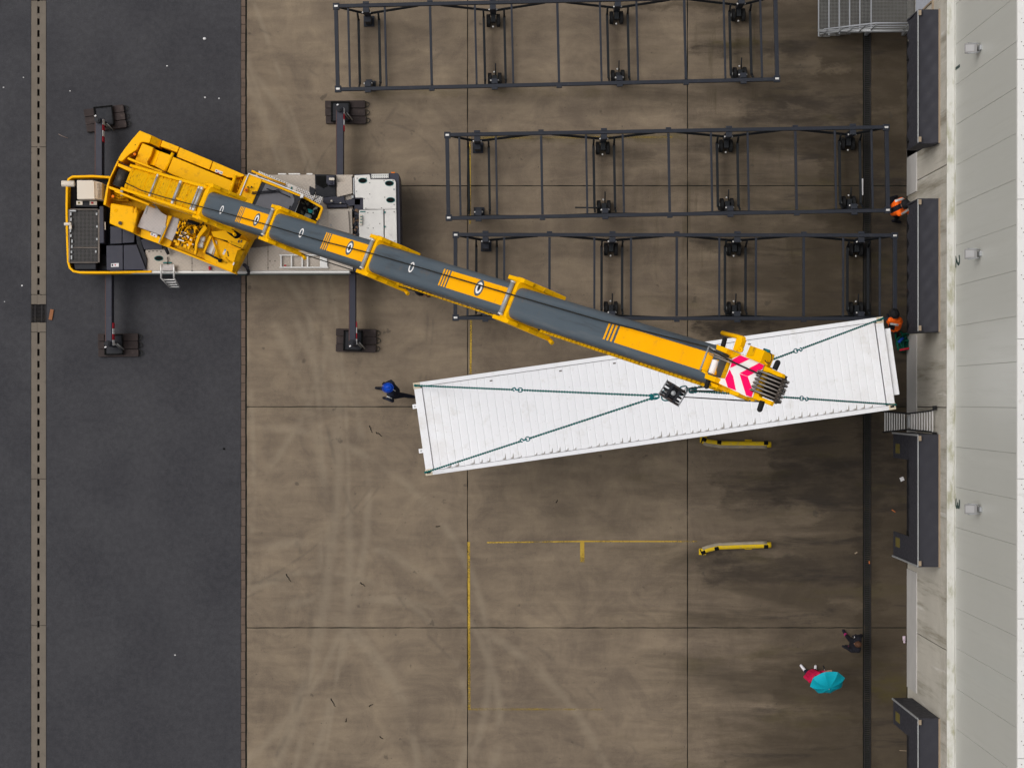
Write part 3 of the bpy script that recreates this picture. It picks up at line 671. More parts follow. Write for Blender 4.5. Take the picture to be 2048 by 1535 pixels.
MB().tube(rail(0), .024, 8).build('handrail', MA['stairgrey'], st); MB().tube(rail(.38), .016, 8).build('midrail', MA['stairgrey'], st); MB().tube(rail(.72), .016, 8).build('midrail', MA['galv'], st)
for x, zt_ in ((p0.x + .1, 1.25), (W(1675, 0, .6).x, 1.5), (W(1697, 0, .8).x, 1.75), (W(1720, 0, 1).x, 1.95), (xa, LH + 1.0), (xb - .3, LH + 1.04)):
    MB().tube([(x, YR, max(.1, zt_ - 1.1)), (x, YR, zt_)], .018, 6).build('rail_post', MA['galv'], st)
for x in (xa + .05, xb - .1): MB().box((x, LY0 + .06, LH / 2), (.08, .08, LH)).build('leg', MA['galv'], st)

# leaning aluminium ladder by dock 3
ld = thing('ladder', 'aluminium ladder with flared ends leaning on the wall by dock 3', 'ladder', tuple(W(1770, 845, 0)))
def lp(t, s_):                                     # along the ladder 0..1, side -1/1
    P0, P1 = W(1766, 843, .03), Vector((XW - .05, W(0, 842, 4.2).y, 4.2)); c_ = P0.lerp(P1, t)
    wv = .29 - .24 * (t if t < .5 else 1 - t) * .62 + (.03 if t > .9 else 0)
    return c_ + Vector((0, s_ * wv, 0))
for s_ in (-1, 1):
    MB().tube([lp(t / 10, s_) for t in range(11)], .022, 6).build('side_rail', MA['black'], ld)
    MB().box(lp(1, s_) + Vector((-.03, s_ * .03, 0)), (.1, .12, .08)).build('end_cap', MA['rubber'], ld)
for k in range(20):
    t = .04 + k * .0475
    if 9 <= k <= 10: continue
    MB().box((lp(t, -1) + lp(t, 1)) / 2, (.034, (lp(t, 1) - lp(t, -1)).length, .022)).build('rung', MA['alu'], ld)
MB().box((lp(.5, -1) + lp(.5, 1)) / 2, (.06, .3, .2)).build('hinge', MA['galv'], ld)

# ================================================================== CONTAINER, SLING, HOOK
CT = W(1309, 791.8, 5.64); CB = 2.74; CH = 2.90; CYAW = math.atan2(135, 953)
ct = thing('shipping_container', 'long white shipping container with corrugated roof hanging from the crane', 'container', (0, 0, 0))
L, WD = 12.19, 2.40
m = MB(); prof = []; p_ = .2025; n = int((L - .36) / p_); x0 = -n * p_ / 2
for k in range(n):
    x = x0 + k * p_; prof += [(x, CH - .043), (x + .012, CH - .035), (x + p_ - .022, CH - .035), (x + p_ - .010, CH - .043)]
ry = WD / 2 - .12
m.add([(x, s_ * ry, z) for x, z in prof for s_ in (-1, 1)], [(2 * i, 2 * i + 2, 2 * i + 3, 2 * i + 1) for i in range(len(prof) - 1)])
m.build('roof', MA['container'], ct)
grime = paint('gutter_grime', (0.30, 0.28, 0.255), .9, var=.4, scale=14, obj=True)
gm_ = MB(); rr = random.Random(5)
for k in range(2, n - 1):                           # dirt caught at the low ends of the roof grooves
    x = x0 + k * p_
    if rr.random() < .12: continue
    w_, d_ = rr.uniform(.02, .06), rr.uniform(.04, .18); y = -ry + .005
    pts = [(x + .045 - w_, y), (x + .05, y + .004), (x + .055, y + d_), (x + .04, y + d_ * .7), (x + .02, y + d_ * .25), (x - w_ * 1.6, y + .015)]
    gm_.prism([(a, b, CH - .031) for a, b in pts], CH - .036)
gm_.build('grime_patch', grime, ct, kind='stuff')
for s_ in (-1, 1):                                  # side walls (trapezoid corrugation) and rails
    m = MB(); xs_ = []; q = .278; nn = int((L - .4) / q); xx = -nn * q / 2
    for k in range(nn): x = xx + k * q; xs_ += [(x, 0), (x + .07, 0), (x + .139, .036), (x + .209, .036)]
    xs_.append((xx + nn * q, 0))
    m.add([(x, s_ * (WD / 2 - .02 - d), z) for x, d in xs_ for z in (.14, CH - .08)], [(2 * i, 2 * i + 1, 2 * i + 3, 2 * i + 2) for i in range(len(xs_) - 1)])
    m.build('side_wall', MA['container'], ct)
    MB().box((0, s_ * (WD / 2 - .055), CH - .05), (L - .34, .11, .10)).build('top_rail', MA['container'], ct, .008)
    MB().box((0, s_ * (WD / 2 - .04), .085), (L - .34, .08, .17)).build('bottom_rail', MA['container'], ct, .008)
for s_ in (-1, 1):
    MB().box((s_ * (L / 2 - .11), 0, CH - .048), (.20, WD - .30, .095)).build('roof_header', MA['container'], ct, .008)
    MB().box((s_ * (L / 2 - .07), 0, CH / 2), (.06, WD - .22, CH - .2)).build('end_wall', MA['container'], ct)
    for q in (-1, 1): MB().box((s_ * (L / 2 - .09), q * (WD / 2 - .08), CH / 2), (.15, .14, CH - .25)).build('corner_post', MA['container'], ct)
MB().box((0, 0, .13), (L - .3, WD - .12, .06)).build('floor', MA['darksteel'], ct)
cast = paint('rusty_casting', (0.60, 0.52, 0.40), .6, var=.2, scale=6, dirt=(0.28, 0.16, 0.07), dirt_amt=.6, dirt_scale=14, obj=True)
for sx in (-1, 1):
    for sy in (-1, 1):
        for z in (CH - .06, .06):
            c_ = MB().box((sx * (L / 2 - .088), sy * (WD / 2 - .08), z + .003), (.180, .164, .122)).build('corner_casting', cast, ct, .008)
        MB().box((sx * (L / 2 - .088), sy * (WD / 2 - .08), CH + .0015), (.10, .05, .006)).build('casting_slot', MA['pit'], ct)
for y in (.60, -.55):
    b_ = MB().box((-L / 2 - .03, y, CH - .03), (.13, .115, .05)).build('lashing_tab', MA['container'], ct, .006)
    MB().tube([(-L / 2 - .035, y, CH - .01), (-L / 2 - .035, y, CH - .003)], .022, 12).build('tab_hole', MA['galv'], b_)
MB().box((L / 2 + .082, .02, 2.78), (.15, 1.72, .06)).build('end_flap', MA['container'], ct, .006)
for y in (-.6, .6): MB().box((L / 2 + .02, y, 2.77), (.1, .06, .05)).build('flap_bracket', MA['galv'], ct)
for x in (-4.1, -2.3, -.9, 2.6): MB().box((x, WD / 2 - .22, CH - .03), (.07, .03, .012)).build('roof_rivet', MA['darksteel'], ct)
ct.location = (CT.x, CT.y, CB); ct.rotation_euler = (0, 0, CYAW)

HK = W(1345, 786, 13.2)
hb = thing('hook_block', 'heavy dark pulley hook block hanging on wire ropes below the boom tip', 'hook block', tuple(HK + Vector((0, 0, -.75))))
ax = Vector((300, 480, 0)).normalized()              # pulley axle direction, metres
pl = Vector((-ax.y, ax.x, 0))
for s_ in (-1, 1):
    c_ = HK + ax * s_ * .155
    MB().tube([c_ - ax * .025, c_ + ax * .025], .26, 26).build('cheek_plate', MA['hookdark'], hb, .008)
for k in range(3):
    c_ = HK + ax * (k - 1) * .09
    MB().tube([c_ - ax * .022, c_ + ax * .022], .235, 22).build('pulley', MA['black'], hb)
MB().tube([HK - ax * .15, HK + ax * .15], .09, 16).build('axle', MA['black'], hb)
for s_ in (-1, 1):
    MB().tube([HK + pl * s_ * .25 - ax * .19 + Vector((0, 0, .1)), HK + pl * s_ * .25 + ax * .19 + Vector((0, 0, .1))], .014, 6).build('guard_rod', MA['galv'], hb)
    MB().box(HK + pl * s_ * .1 + Vector((0, 0, .265)), (.06, .36, .03), rz=math.atan2(ax.y, ax.x) - R(90)).build('top_strap', MA['black'], hb, .005)
MB().ball(HK + Vector((0, 0, .27)), (.06, .06, .03)).build('grease_cap', MA['galv'], hb)
hkp = [HK + Vector((0, 0, -.25)), HK + Vector((0, 0, -.45))] + [HK + pl * (.13 * math.sin(a)) + Vector((0, 0, -.58 + .13 * math.cos(a))) for a in [R(30 * i) for i in range(0, 9)]]
MB().tube(hkp, .045, 8, r2=.02).build('hook', MA['darksteel'], hb)
# four-leg chain sling
sg = thing('chain_sling', 'green four-leg chain sling from the hook to the container corners', 'chain sling', tuple(HK + Vector((0, 0, -.8))))
hz = 12.45
def ring_pts(c, u, v, a, b, n=18):
    return [c + u * (a * math.copysign(abs(math.cos(t)) ** .7, math.cos(t))) + v * (b * math.copysign(abs(math.sin(t)) ** .7, math.sin(t))) for t in [2 * math.pi * i / n for i in range(n)]]
cL, cR = W(1336, 789.5, hz), W(1366, 781, hz)
up = Vector((0, 0, 1))
uL = (W(1318, 790, 12.3) - W(1356, 787, 12.75)).normalized(); vL = Vector((.08, 1, 0)).normalized()
MB().tube(ring_pts(cL, uL, vL, .20, .125), .017, 8, closed=True).build('master_link', MA['hookteal'], sg)
uR = (W(1378, 781, 12.3) - W(1350, 786, 12.75)).normalized()
MB().tube(ring_pts(cR, uR, vL, .17, .10), .017, 8, closed=True).build('master_link', MA['hookteal'], sg)
EL, ER = W(1318, 791.5, 12.28), W(1378, 781, 12.28)
legs = [(EL, W(829, 770.5, 5.70), 1035, 'a'), (EL, W(850, 944.5, 5.70), 1050, 'b'), (ER, W(1767, 636, 5.70), 1596, 'c'), (ER, W(1792, 809, 5.70), 1608, 'd')]
for P, Q, cx_, k in legs:
    d = (Q - P); Ln = d.length; d.normalize(); sd_ = d.cross(up).normalized(); nv = sd_.cross(d)
    def on(px_):                                    # point of the leg below a measured column
        lo, hi = 0.0, 1.0
        for _ in range(40):
            mid = (lo + hi) / 2; q_ = P.lerp(Q, mid); u_ = NX + q_.x * F / (H - q_.z)
            if (u_ < px_) == (Q.x > P.x): lo = mid
            else: hi = mid
        return P.lerp(Q, lo)
    C = on(cx_); s0 = (C - P).length
    m = MB(); s_ = .16; i = 0
    while s_ < Ln - .05:
        if not (s0 - .17 < s_ < s0 + .17):
            c_ = P + d * s_; a_, b_ = (sd_, nv) if i % 2 else (nv, sd_)
            hl, hw, r_ = .036, .0165, .0105
            m.tube([c_ + d * hl, c_ + d * hl * .6 + a_ * hw, c_ - d * hl * .6 + a_ * hw, c_ - d * hl, c_ - d * hl * .6 - a_ * hw, c_ + d * hl * .6 - a_ * hw], r_, 4, closed=True)
        s_ += .047; i += 1
    m.build('chain', MA['chain'], sg, kind='stuff')
    m = MB(); a = C - d * .13                       # shortening claw: ring, shackle body and hook jaw
    m.tube(ring_pts(C - d * .10, d, sd_, .075, .05, 12), .013, 6, closed=True)
    m.box((0, 0, 0), (.12, .035, .045), M=Matrix.Translation(C + d * .0) @ Matrix((d, sd_, nv)).transposed().to_4x4())
    m.tube([C + d * .05, C + d * .10 + sd_ * .05, C + d * .17 + sd_ * .035, C + d * .17 - sd_ * .01, C + d * .12 - sd_ * .03], .017, 6)
    m.build('shortening_claw', MA['hookteal'], sg)
    c_ = P + d * .10
    MB().tube(ring_pts(c_, d, sd_, .10, .045, 12), .016, 6, closed=True).build('coupling_link', MA['hookteal'], sg)
    MB().ball(P + d * .24, (.05, .05, .05), 8, 6).build('clevis', MA['hookteal'], sg)
    MB().tube([Q - d * .06, Q + Vector((0, 0, -.02))], .028, 8).build('corner_hook', MA['chain'], sg)

# ================================================================== MOBILE CRANE
cr = thing('mobile_crane', 'yellow and grey mobile crane with its telescopic boom raised over the yard', 'mobile crane', tuple(W(450, 450, 0)))
Y_, YD = MA['yellow'], MA['yellow_dirty']
# ---------------- carrier
DK = 1.50
def sub(name, m, par, t, pts, h, zb, bevel=.008): return slab(name, m, par, t, pts, h, zb, bevel)
chs = slab('chassis', MA['black'], cr, pxl, [(150, 370), (790, 370), (790, 525), (150, 525)], 1.15, .62)
deck = slab('deck', MA['deck'], cr, pxl, [(300, 349.5), (706, 349.5), (706, 541), (286, 541), (291, 500)], DK, 1.1)
slab('deck_edge', MA['white'], cr, pxl, [(220, 541.4), (699, 541.4), (699, 545.6), (220, 546.2)], DK - .02, .95)
slab('side_skirt', MA['teal_trim'], cr, pxl, [(225, 542.5), (699, 542.5), (699, 548), (225, 548)], .94, .62)
for x0, x1 in ((556, 572), (577, 600), (613, 625)):
    slab('deck_edge', MA['white'], cr, pxl, [(x0, 346.5), (x1, 346.5), (x1, 349.2), (x0, 349.2)], DK, 1.2, .004)
# joints and bolts of the deck plates
m = MB()
for x, y0, y1 in ((384, 500, 541), (536, 492, 541), (495, 505, 541)): m.box((W(x, 0, DK).x, (W(0, y0, DK).y + W(0, y1, DK).y) / 2, DK + .002), (.014, (y1 - y0) * 57.3 / F, .006))
m.build('deck_seam', MA['darksteel'], deck)
m = MB()
for x, y in ((268 + 30, 503), (306, 502), (314, 502), (322, 503), (540, 522), (550, 522), (384, 527), (384, 541), (536, 504), (536, 535)): m.tube([W(x, y, DK), W(x, y, DK + .012)], .018, 8)
m.build('deck_bolt', MA['darksteel'], deck, kind='stuff')
def oval(t, x, y, rx, ry, h, par, name='grab_hole', m='pit'):
    b = MB(); b.prism([W(*t(x + rx * math.cos(a), y + ry * math.sin(a)), h + .006) for a in [2 * math.pi * i / 24 for i in range(24)]], h - .01)
    o = b.build(name, MA[m], par)
    MB().tube([W(*t(x + (rx + 3) * math.cos(a), y + (ry + 3) * math.sin(a)), h + .006) for a in [2 * math.pi * i / 24 for i in range(24)]], .010, 5, closed=True).build('grab_rim', MA['teal_trim'], par)
oval(a3, 552, 1213, 78, 42, DK, deck)
# rear engine bay
eng = slab('engine_bay', MA['black'], cr, z2, [(185, 110), (540, 110), (560, 170), (560, 740), (540, 1010), (200, 1000), (178, 900), (175, 170)], 1.15, .6)
wallp = [W(*z2(x, y), 1.5) for x, y in [(575, 118), (410, 107), (215, 112), (180, 135), (163, 180), (160, 420), (165, 700), (175, 930), (190, 985), (225, 1018), (290, 1030), (560, 1030), (975, 1022)]]
MB().wall([(p.x, p.y) for p in wallp], .062, 1.05, 1.52).build('engine_guard', Y_, cr, .012)
bx = slab('exhaust_box', MA['cream'], cr, z2, [(258, 146), (412, 146), (425, 165), (430, 325), (260, 328)], 2.15, 1.2)
slab('exhaust_box_shield', MA['cream'], cr, z2, [(418, 148), (503, 172), (500, 330), (435, 325)], [2.13, 2.0, 2.0, 2.13], 1.2)
m = MB()
for k in range(11): m.box(tuple(W(*z2(466, 178 + 13.5 * k), 2.075)), (.2, .008, .02))
m.build('shield_slot', MA['darksteel'], bx)
MB().tube([W(*z2(112, 178), 2.0), W(*z2(235, 180), 2.0)], .085, 14).build('muffler', MA['cream'], cr, .01)
MB().tube([W(*z2(104, 178), 2.0), W(*z2(111, 178), 2.0)], .07, 14).build('muffler_end', MA['pit'], cr)
for (x0, x1, c_) in ((253, 312, 'cream'), (380, 450, 'cream')):
    pt = slab('sign_plate', MA[c_], cr, z2, [(x0, 345), (x1, 347), (x1, 383), (x0, 382)], 1.75, 1.72, .004)
    sub('pictogram', MA['mark'] if x0 < 300 else MA['red'], pt, z2, [(x0 + 14, 354), (x0 + 36, 354), (x0 + 36, 372), (x0 + 14, 372)], 1.754, 1.749, 0)
slab('sign_panel', MA['black'], cr, z2, [(248, 336), (458, 340), (458, 405), (248, 400)], 1.71, 1.2)
gz = 1.62
gp = [W(*z2(x, y), gz) for x, y in [(188, 425), (470, 425), (470, 935), (190, 935)]]
gx0, gx1, gy0, gy1 = gp[0].x, gp[1].x, gp[2].y, gp[0].y
fr = MB()
for x in (gx0, gx1): fr.box((x, (gy0 + gy1) / 2, gz), (.05, gy1 - gy0, .06))
for y in (gy0, gy1, gy0 + (gy1 - gy0) * .28): fr.box(((gx0 + gx1) / 2, y, gz + .003), (gx1 - gx0 - .056, .035, .05))
gf = fr.build('radiator_frame', MA['darksteel'], cr, .006)
m = MB()
for k in range(22): x = gx0 + (gx1 - gx0) * (k + .5) / 22; m.box((x, (gy0 + gy1) / 2, gz - .01), (.0075, gy1 - gy0 - .05, .010))
for k in range(40): y = gy0 + (gy1 - gy0) * (k + .5) / 40; m.box(((gx0 + gx1) / 2, y, gz - .02), (gx1 - gx0 - .05, .0075, .008))
m.build('radiator_mesh', paint('radiator_wire', (.16, .155, .155), .6), gf, kind='stuff')
MB().prism([p + Vector((0, 0, -.12)) for p in gp], 1.3).build('radiator_core', MA['pit'], cr)
rr = random.Random(3)
for k in range(9): MB().box(tuple(W(*z2(203 + rr.uniform(-6, 10), 470 + k * 52), gz + .03)), (.035, .06 + rr.random() * .05, .05)).build('hinge', MA['galv'], gf)
for k in range(4): MB().box(tuple(W(*z2(446 + rr.uniform(-6, 10), 470 + k * 120), gz + .03)), (.04, .06, .04)).build('hinge', MA['galv'], gf)
MB().tube([W(*z2(136, 566), 1.7), W(*z2(205, 566), 1.7)], .045, 10).build('filler_pipe', MA['cream'], cr, .006)
MB().box(tuple(W(*z2(198, 592), 1.68)), (.07, .13, .07)).build('filler_bracket', MA['cream'], cr, .008)
slab('air_filter', MA['galv'], cr, z2, [(190, 430), (250, 430), (250, 447), (190, 447)], 1.7, 1.6)
slab('engine_side_cover', MA['navy'], cr, z2, [(474, 392), (514, 392), (520, 748), (476, 752)], 1.75, 1.1, .02)
slab('rear_sill', MA['black'], cr, z2, [(228, 940), (440, 940), (440, 1000), (240, 1000)], 1.55, 1.1)
slab('warning_tag', MA['cream'], cr, z2, [(519, 545), (532, 545), (534, 620), (521, 620)], 1.7, 1.66, .003)
slab('hood_panel', MA['navy'], cr, z2, [(578, 585), (690, 600), (690, 752), (578, 757)], 1.62, 1.2); slab('hood_panel', MA['navy'], cr, z2, [(695, 600), (812, 665), (806, 742), (695, 750)], 1.62, 1.2)
hpn = slab('hood_panel', MA['navy'], cr, z2, [(540, 772), (699, 768), (700, 1006), (543, 1008)], 1.62, 1.2); slab('hood_panel', MA['navy'], cr, z2, [(706, 768), (830, 762), (922, 1003), (707, 1006)], 1.62, 1.2)
slab('belt_guard', MA['black'], cr, z2, [(818, 640), (865, 620), (868, 700), (900, 820), (930, 900), (925, 995), (880, 900), (835, 760)], 1.56, 1.2)
lab = slab('warning_label', MA['paper'], cr, z2, [(585, 945), (660, 940), (660, 976), (586, 978)], 1.626, 1.621, 0)
sub('pictogram', MA['black'], lab, z2, [(592, 950), (606, 950), (606, 970), (592, 970)], 1.629, 1.627, 0); sub('pictogram', MA['red'], lab, z2, [(618, 952), (634, 952), (626, 970)], 1.629, 1.627, 0)
slab('battery_cover', MA['navy'], cr, a3, [(205, 850), (380, 800), (560, 910), (615, 960), (625, 1035), (330, 1040), (270, 1045)], 1.6, 1.3)
MB().tube([W(*a3(670, 990), 1.75), W(*a3(735, 1130), 1.62)], .055, 10, r2=.04).build('hydraulic_joint', MA['black'], cr)
# slewing ring under the superstructure
MB().tube([W(440, 452, 1.5), W(440, 452, 1.98)], .82, 36).build('slewing_ring', MA['black'], cr)
# middle of the carrier, right of the cab
slab('wheel_arch', MA['black'], cr, a6, [(85, 165), (330, 170), (470, 178), (470, 570), (240, 590), (100, 540)], 1.56, 1.1, .02)
slab('arch_liner', MA['pit'], cr, a6, [(105, 190), (285, 190), (290, 330), (330, 380), (240, 420), (110, 350)], 1.572, 1.5)
slab('fuel_box', MA['navy'], cr, a6, [(300, 185), (445, 190), (445, 360), (330, 370), (295, 320)], 1.75, 1.3, .02)
slab('valve_cover', MA['cream'], cr, a6, [(342, 230), (440, 230), (440, 275), (342, 275)], 1.8, 1.6); MB().tube([W(*a6(388, 290), 1.72), W(*a6(388, 345), 1.72)], .05, 10).build('valve', MA['navy'], cr)
slab('cross_member', MA['navy'], cr, a6, [(240, 590), (470, 560), (620, 560), (625, 640), (680, 720), (640, 700), (300, 705), (230, 670)], 1.6, 1.1)
slab('cross_member', MA['navy'], cr, a6, [(300, 715), (665, 710), (680, 765), (300, 775)], 1.68, 1.2, .02)
slab('cross_member', MA['navy'], cr, a6, [(620, 640), (780, 605), (915, 605), (915, 725), (810, 725), (700, 745)], 1.66, 1.2)
slab('bracket', MA['galv'], cr, a6, [(745, 550), (790, 550), (790, 600), (745, 600)], 1.72, 1.6); slab('bracket', MA['cream'], cr, a6, [(370, 630), (405, 628), (408, 662), (372, 664)], 1.72, 1.6); slab('bracket', MA['cream'], cr, a6, [(530, 680), (560, 668), (570, 685), (540, 695)], 1.72, 1.6)
slab('deck_plate', MA['deck'], cr, a6, [(488, 308), (628, 308), (628, 192), (757, 188), (768, 512), (492, 578)], 1.64, 1.2)
slab('deck_trim', MA['galv'], cr, a6, [(775, 235), (800, 215), (812, 560), (780, 530)], 1.62, 1.2)
tb = slab('toolbox', MA['deck'], cr, a6, [(170, 960), (240, 800), (755, 790), (770, 1245), (560, 1190), (150, 1080)], 1.75, 1.2)
sub('toolbox_lid', MA['deck'], tb, a6, [(333, 822), (690, 815), (716, 1232), (333, 1118)], 1.84, 1.75)
sub('lid_latch', MA['galv'], tb, a6, [(362, 1070), (390, 1070), (390, 1096), (362, 1096)], 1.86, 1.84)
rr = random.Random(11); m = MB(); m2 = MB()
for k in range(46):
    x, y = rr.uniform(770, 875), rr.uniform(800, 1270); h = rr.uniform(1.3, 1.7)
    (m if rr.random() < .6 else m2).box(tuple(W(*a6(x, y), h)), (rr.uniform(.03, .12), rr.uniform(.03, .10), .12), rz=rr.uniform(-.6, .6))
for k in range(7): m.tube([W(*a6(rr.uniform(770, 800), 820 + 62 * k), 1.62), W(*a6(820, 840 + 62 * k + rr.uniform(-20, 20)), 1.72), W(*a6(878, 850 + 60 * k), 1.6)], .018, 6)
m.build('hydraulic_fitting', MA['black'], cr, kind='stuff'); m2.build('hydraulic_block', paint('oily_brown', (.13, .08, .05), .5, .2, var=.4, scale=9), cr, kind='stuff')
# front deck (drive end)
slab('front_bumper', MA['navy'], cr, a6, [(1425, 143), (1590, 148), (1606, 175), (1612, 300), (1630, 1100), (1636, 1930), (1575, 1935), (1100, 1935), (800, 1930), (800, 1500), (800, 170), (1090, 158), (1425, 158)], 1.66, .55, .03)
fd = slab('front_deck', MA['deckwhite'], cr, a6, [(803, 187), (1065, 172), (1085, 185), (1092, 258), (1490, 258), (1530, 268), (1550, 310), (1558, 796), (962, 798), (960, 590), (816, 588)], 1.745, 1.3, .01)
slab('front_hatch', MA['deckwhite'], cr, a6, [(885, 812), (1326, 802), (1338, 1900), (885, 1900)], 1.75, 1.3, .01)
slab('front_deck', MA['deckwhite'], cr, a6, [(1347, 803), (1559, 800), (1572, 1460), (1575, 1900), (1352, 1900)], 1.74, 1.3, .01)
for y in (852, 1112): slab('hatch_hinge', MA['teal_trim'], cr, a6, [(1338, y - 15), (1362, y - 15), (1362, y + 15), (1338, y + 15)], 1.77, 1.7, .003)
slab('hatch_handle', MA['teal_trim'], cr, a6, [(905, 833), (1000, 830), (1000, 850), (905, 852)], 1.765, 1.74, .003)
lp_ = slab('lamp_bar', MA['cream'], cr, a6, [(886, 890), (940, 895), (945, 1085), (885, 1085)], 1.83, 1.7)
for y in (930, 980, 1035): sub('bar_clip', MA['teal_trim'], lp_, a6, [(905, y - 8), (945, y - 8), (945, y + 8), (905, y + 8)], 1.85, 1.82, .002)
for x, y in ((952, 282), (1432, 331), (1455, 632)): oval(a6, x, y, 72, 42, 1.745, fd)
m = MB()
for x, y in ((852, 240), (1018, 238), (1078, 322), (838, 475), (1080, 525), (1338, 283), (1498, 278), (1348, 583), (1518, 712), (978, 608), (1008, 782), (1292, 775), (1520, 846), (1532, 1375), (1045, 862), (1140, 862), (1050, 1140), (1142, 1138), (1260, 1058)):
    m.tube([W(*a6(x, y), 1.745), W(*a6(x, y), 1.762)], .014, 8)
m.build('deck_bolt', MA['darksteel'], fd, kind='stuff')
MB().tube([W(*a6(1518, 440), 1.745), W(*a6(1518, 440), 1.76)], .028, 12).build('lifting_eye', MA['galv'], fd)
slab('step_plate', MA['perfw'], cr, a6, [(1107, 163), (1420, 157), (1420, 236), (1107, 244)], 1.70, 1.64, .005)
MB().box(tuple(W(*a6(1500, 138), 1.5)), (.1, .03, .05)).build('marker_lamp', MA['orange'], cr, .005)
for x, y in ((735, 552), (760, 553)): MB().box(tuple(W(x, y, 1.0)), (.12, .1, .3)).build('tow_bracket', MA['black'], cr, .01)
# wheels below the chassis
for x in (222, 300, 640, 745):
    for y in (372, 522):
        c_ = W(x, y, .62); s_ = 1 if y < 450 else -1
        tr = MB().tube([c_ + Vector((0, -.16, 0)), c_ + Vector((0, -.19, 0)) * .0 + Vector((0, -.1, 0)), c_ + Vector((0, .1, 0)), c_ + Vector((0, .16, 0))], .60, 28).build('wheel', MA['rubber'], cr, .03)
        MB().tube([c_ + Vector((0, s_ * .14, 0)), c_ + Vector((0, s_ * .19, 0))], .28, 20).build('rim', MA['galv'], tr)
# access steps folded out at the side
plt = slab('access_platform', MA['deckgrey'], cr, z2, [(1068, 955), (1188, 955), (1188, 1012), (1068, 1012)], 1.64, 1.58)
for xx in (1066, 1190):
    MB().tube([W(*z2(xx, 952), 1.66), W(*z2(xx, 1085), 1.55)], .028, 6).build('ladder_rail', MA['alu'], cr)
MB().tube([W(*z2(1068, 1085), 1.5), W(*z2(1150, 1175), .42)], .02, 6).build('ladder_rail', MA['alu'], cr); MB().tube([W(*z2(1192, 1085), 1.5), W(*z2(1243, 1170), .42)], .02, 6).build('ladder_rail', MA['alu'], cr)
for k, (x, y, h) in enumerate(((1138, 1100, 1.25), (1160, 1124, .98), (1180, 1147, .71), (1196, 1168, .44))):
    MB().box(tuple(W(*z2(x, y), h)), (112 / 4.798 * (H - h) / F * (1 - .05 * k), .030, .03)).build('step', MA['alu'], cr, .004)
MB().tube([W(*a3(722, 1185), DK + .05), W(*a3(720, 1330), DK + .05)], .015, 6).build('step_latch', MA['darksteel'], cr); MB().box(tuple(W(*a3(718, 1297), DK + .03)), (.24, .035, .04)).build('step_handle', MA['teal_trim'], cr, .005)
MB().tube([W(*a4(450, 1165), DK + .06), W(*a4(455, 1250), DK + .06)], .038, 10).build('extinguisher', MA['red'], cr, .006)
MB().tube([W(*a4(1240, 1130), 1.62), W(*a4(1290, 1180), 1.66), W(*a4(1335, 1290), 1.5), W(*a4(1320, 1350), 1.2)], .045, 8).build('mirror_arm', MA['black'], cr)
MB().box(tuple(W(*a4(1270, 1165), 1.67)), (.19, .09, .07), rz=R(-38)).build('mirror', MA['navy'], cr, .015)

# aluminium ladder lying on the deck: a thing of its own
l2 = thing('ladder', 'white aluminium ladder lying flat on the beige crane deck', 'ladder', tuple(W(*z3(700, 970), DK)))
for y in (912, 1030): MB().box(tuple((W(*z3(475, y), DK + .07) + W(*z3(945, y), DK + .07)) / 2), (470 / 4.798 * 57.2 / F, .035, .075)).build('side_rail', MA['white'], l2, .004)
for x in (490, 590, 693, 745): MB().box(tuple((W(*z3(x, 912), DK + .06) + W(*z3(x, 1030), DK + .06)) / 2), (.04, 112 / 4.798 * 57.2 / F, .035)).build('rung', MA['white'], l2, .004)
slab('platform', MA['white'], l2, z3, [(862, 918), (930, 925), (935, 1025), (862, 1025)], DK + .085, DK + .05)
MB().box(tuple(W(*z3(530, 1012), DK + .115)), (.06, .04, .02)).build('red_tag', MA['red'], l2)

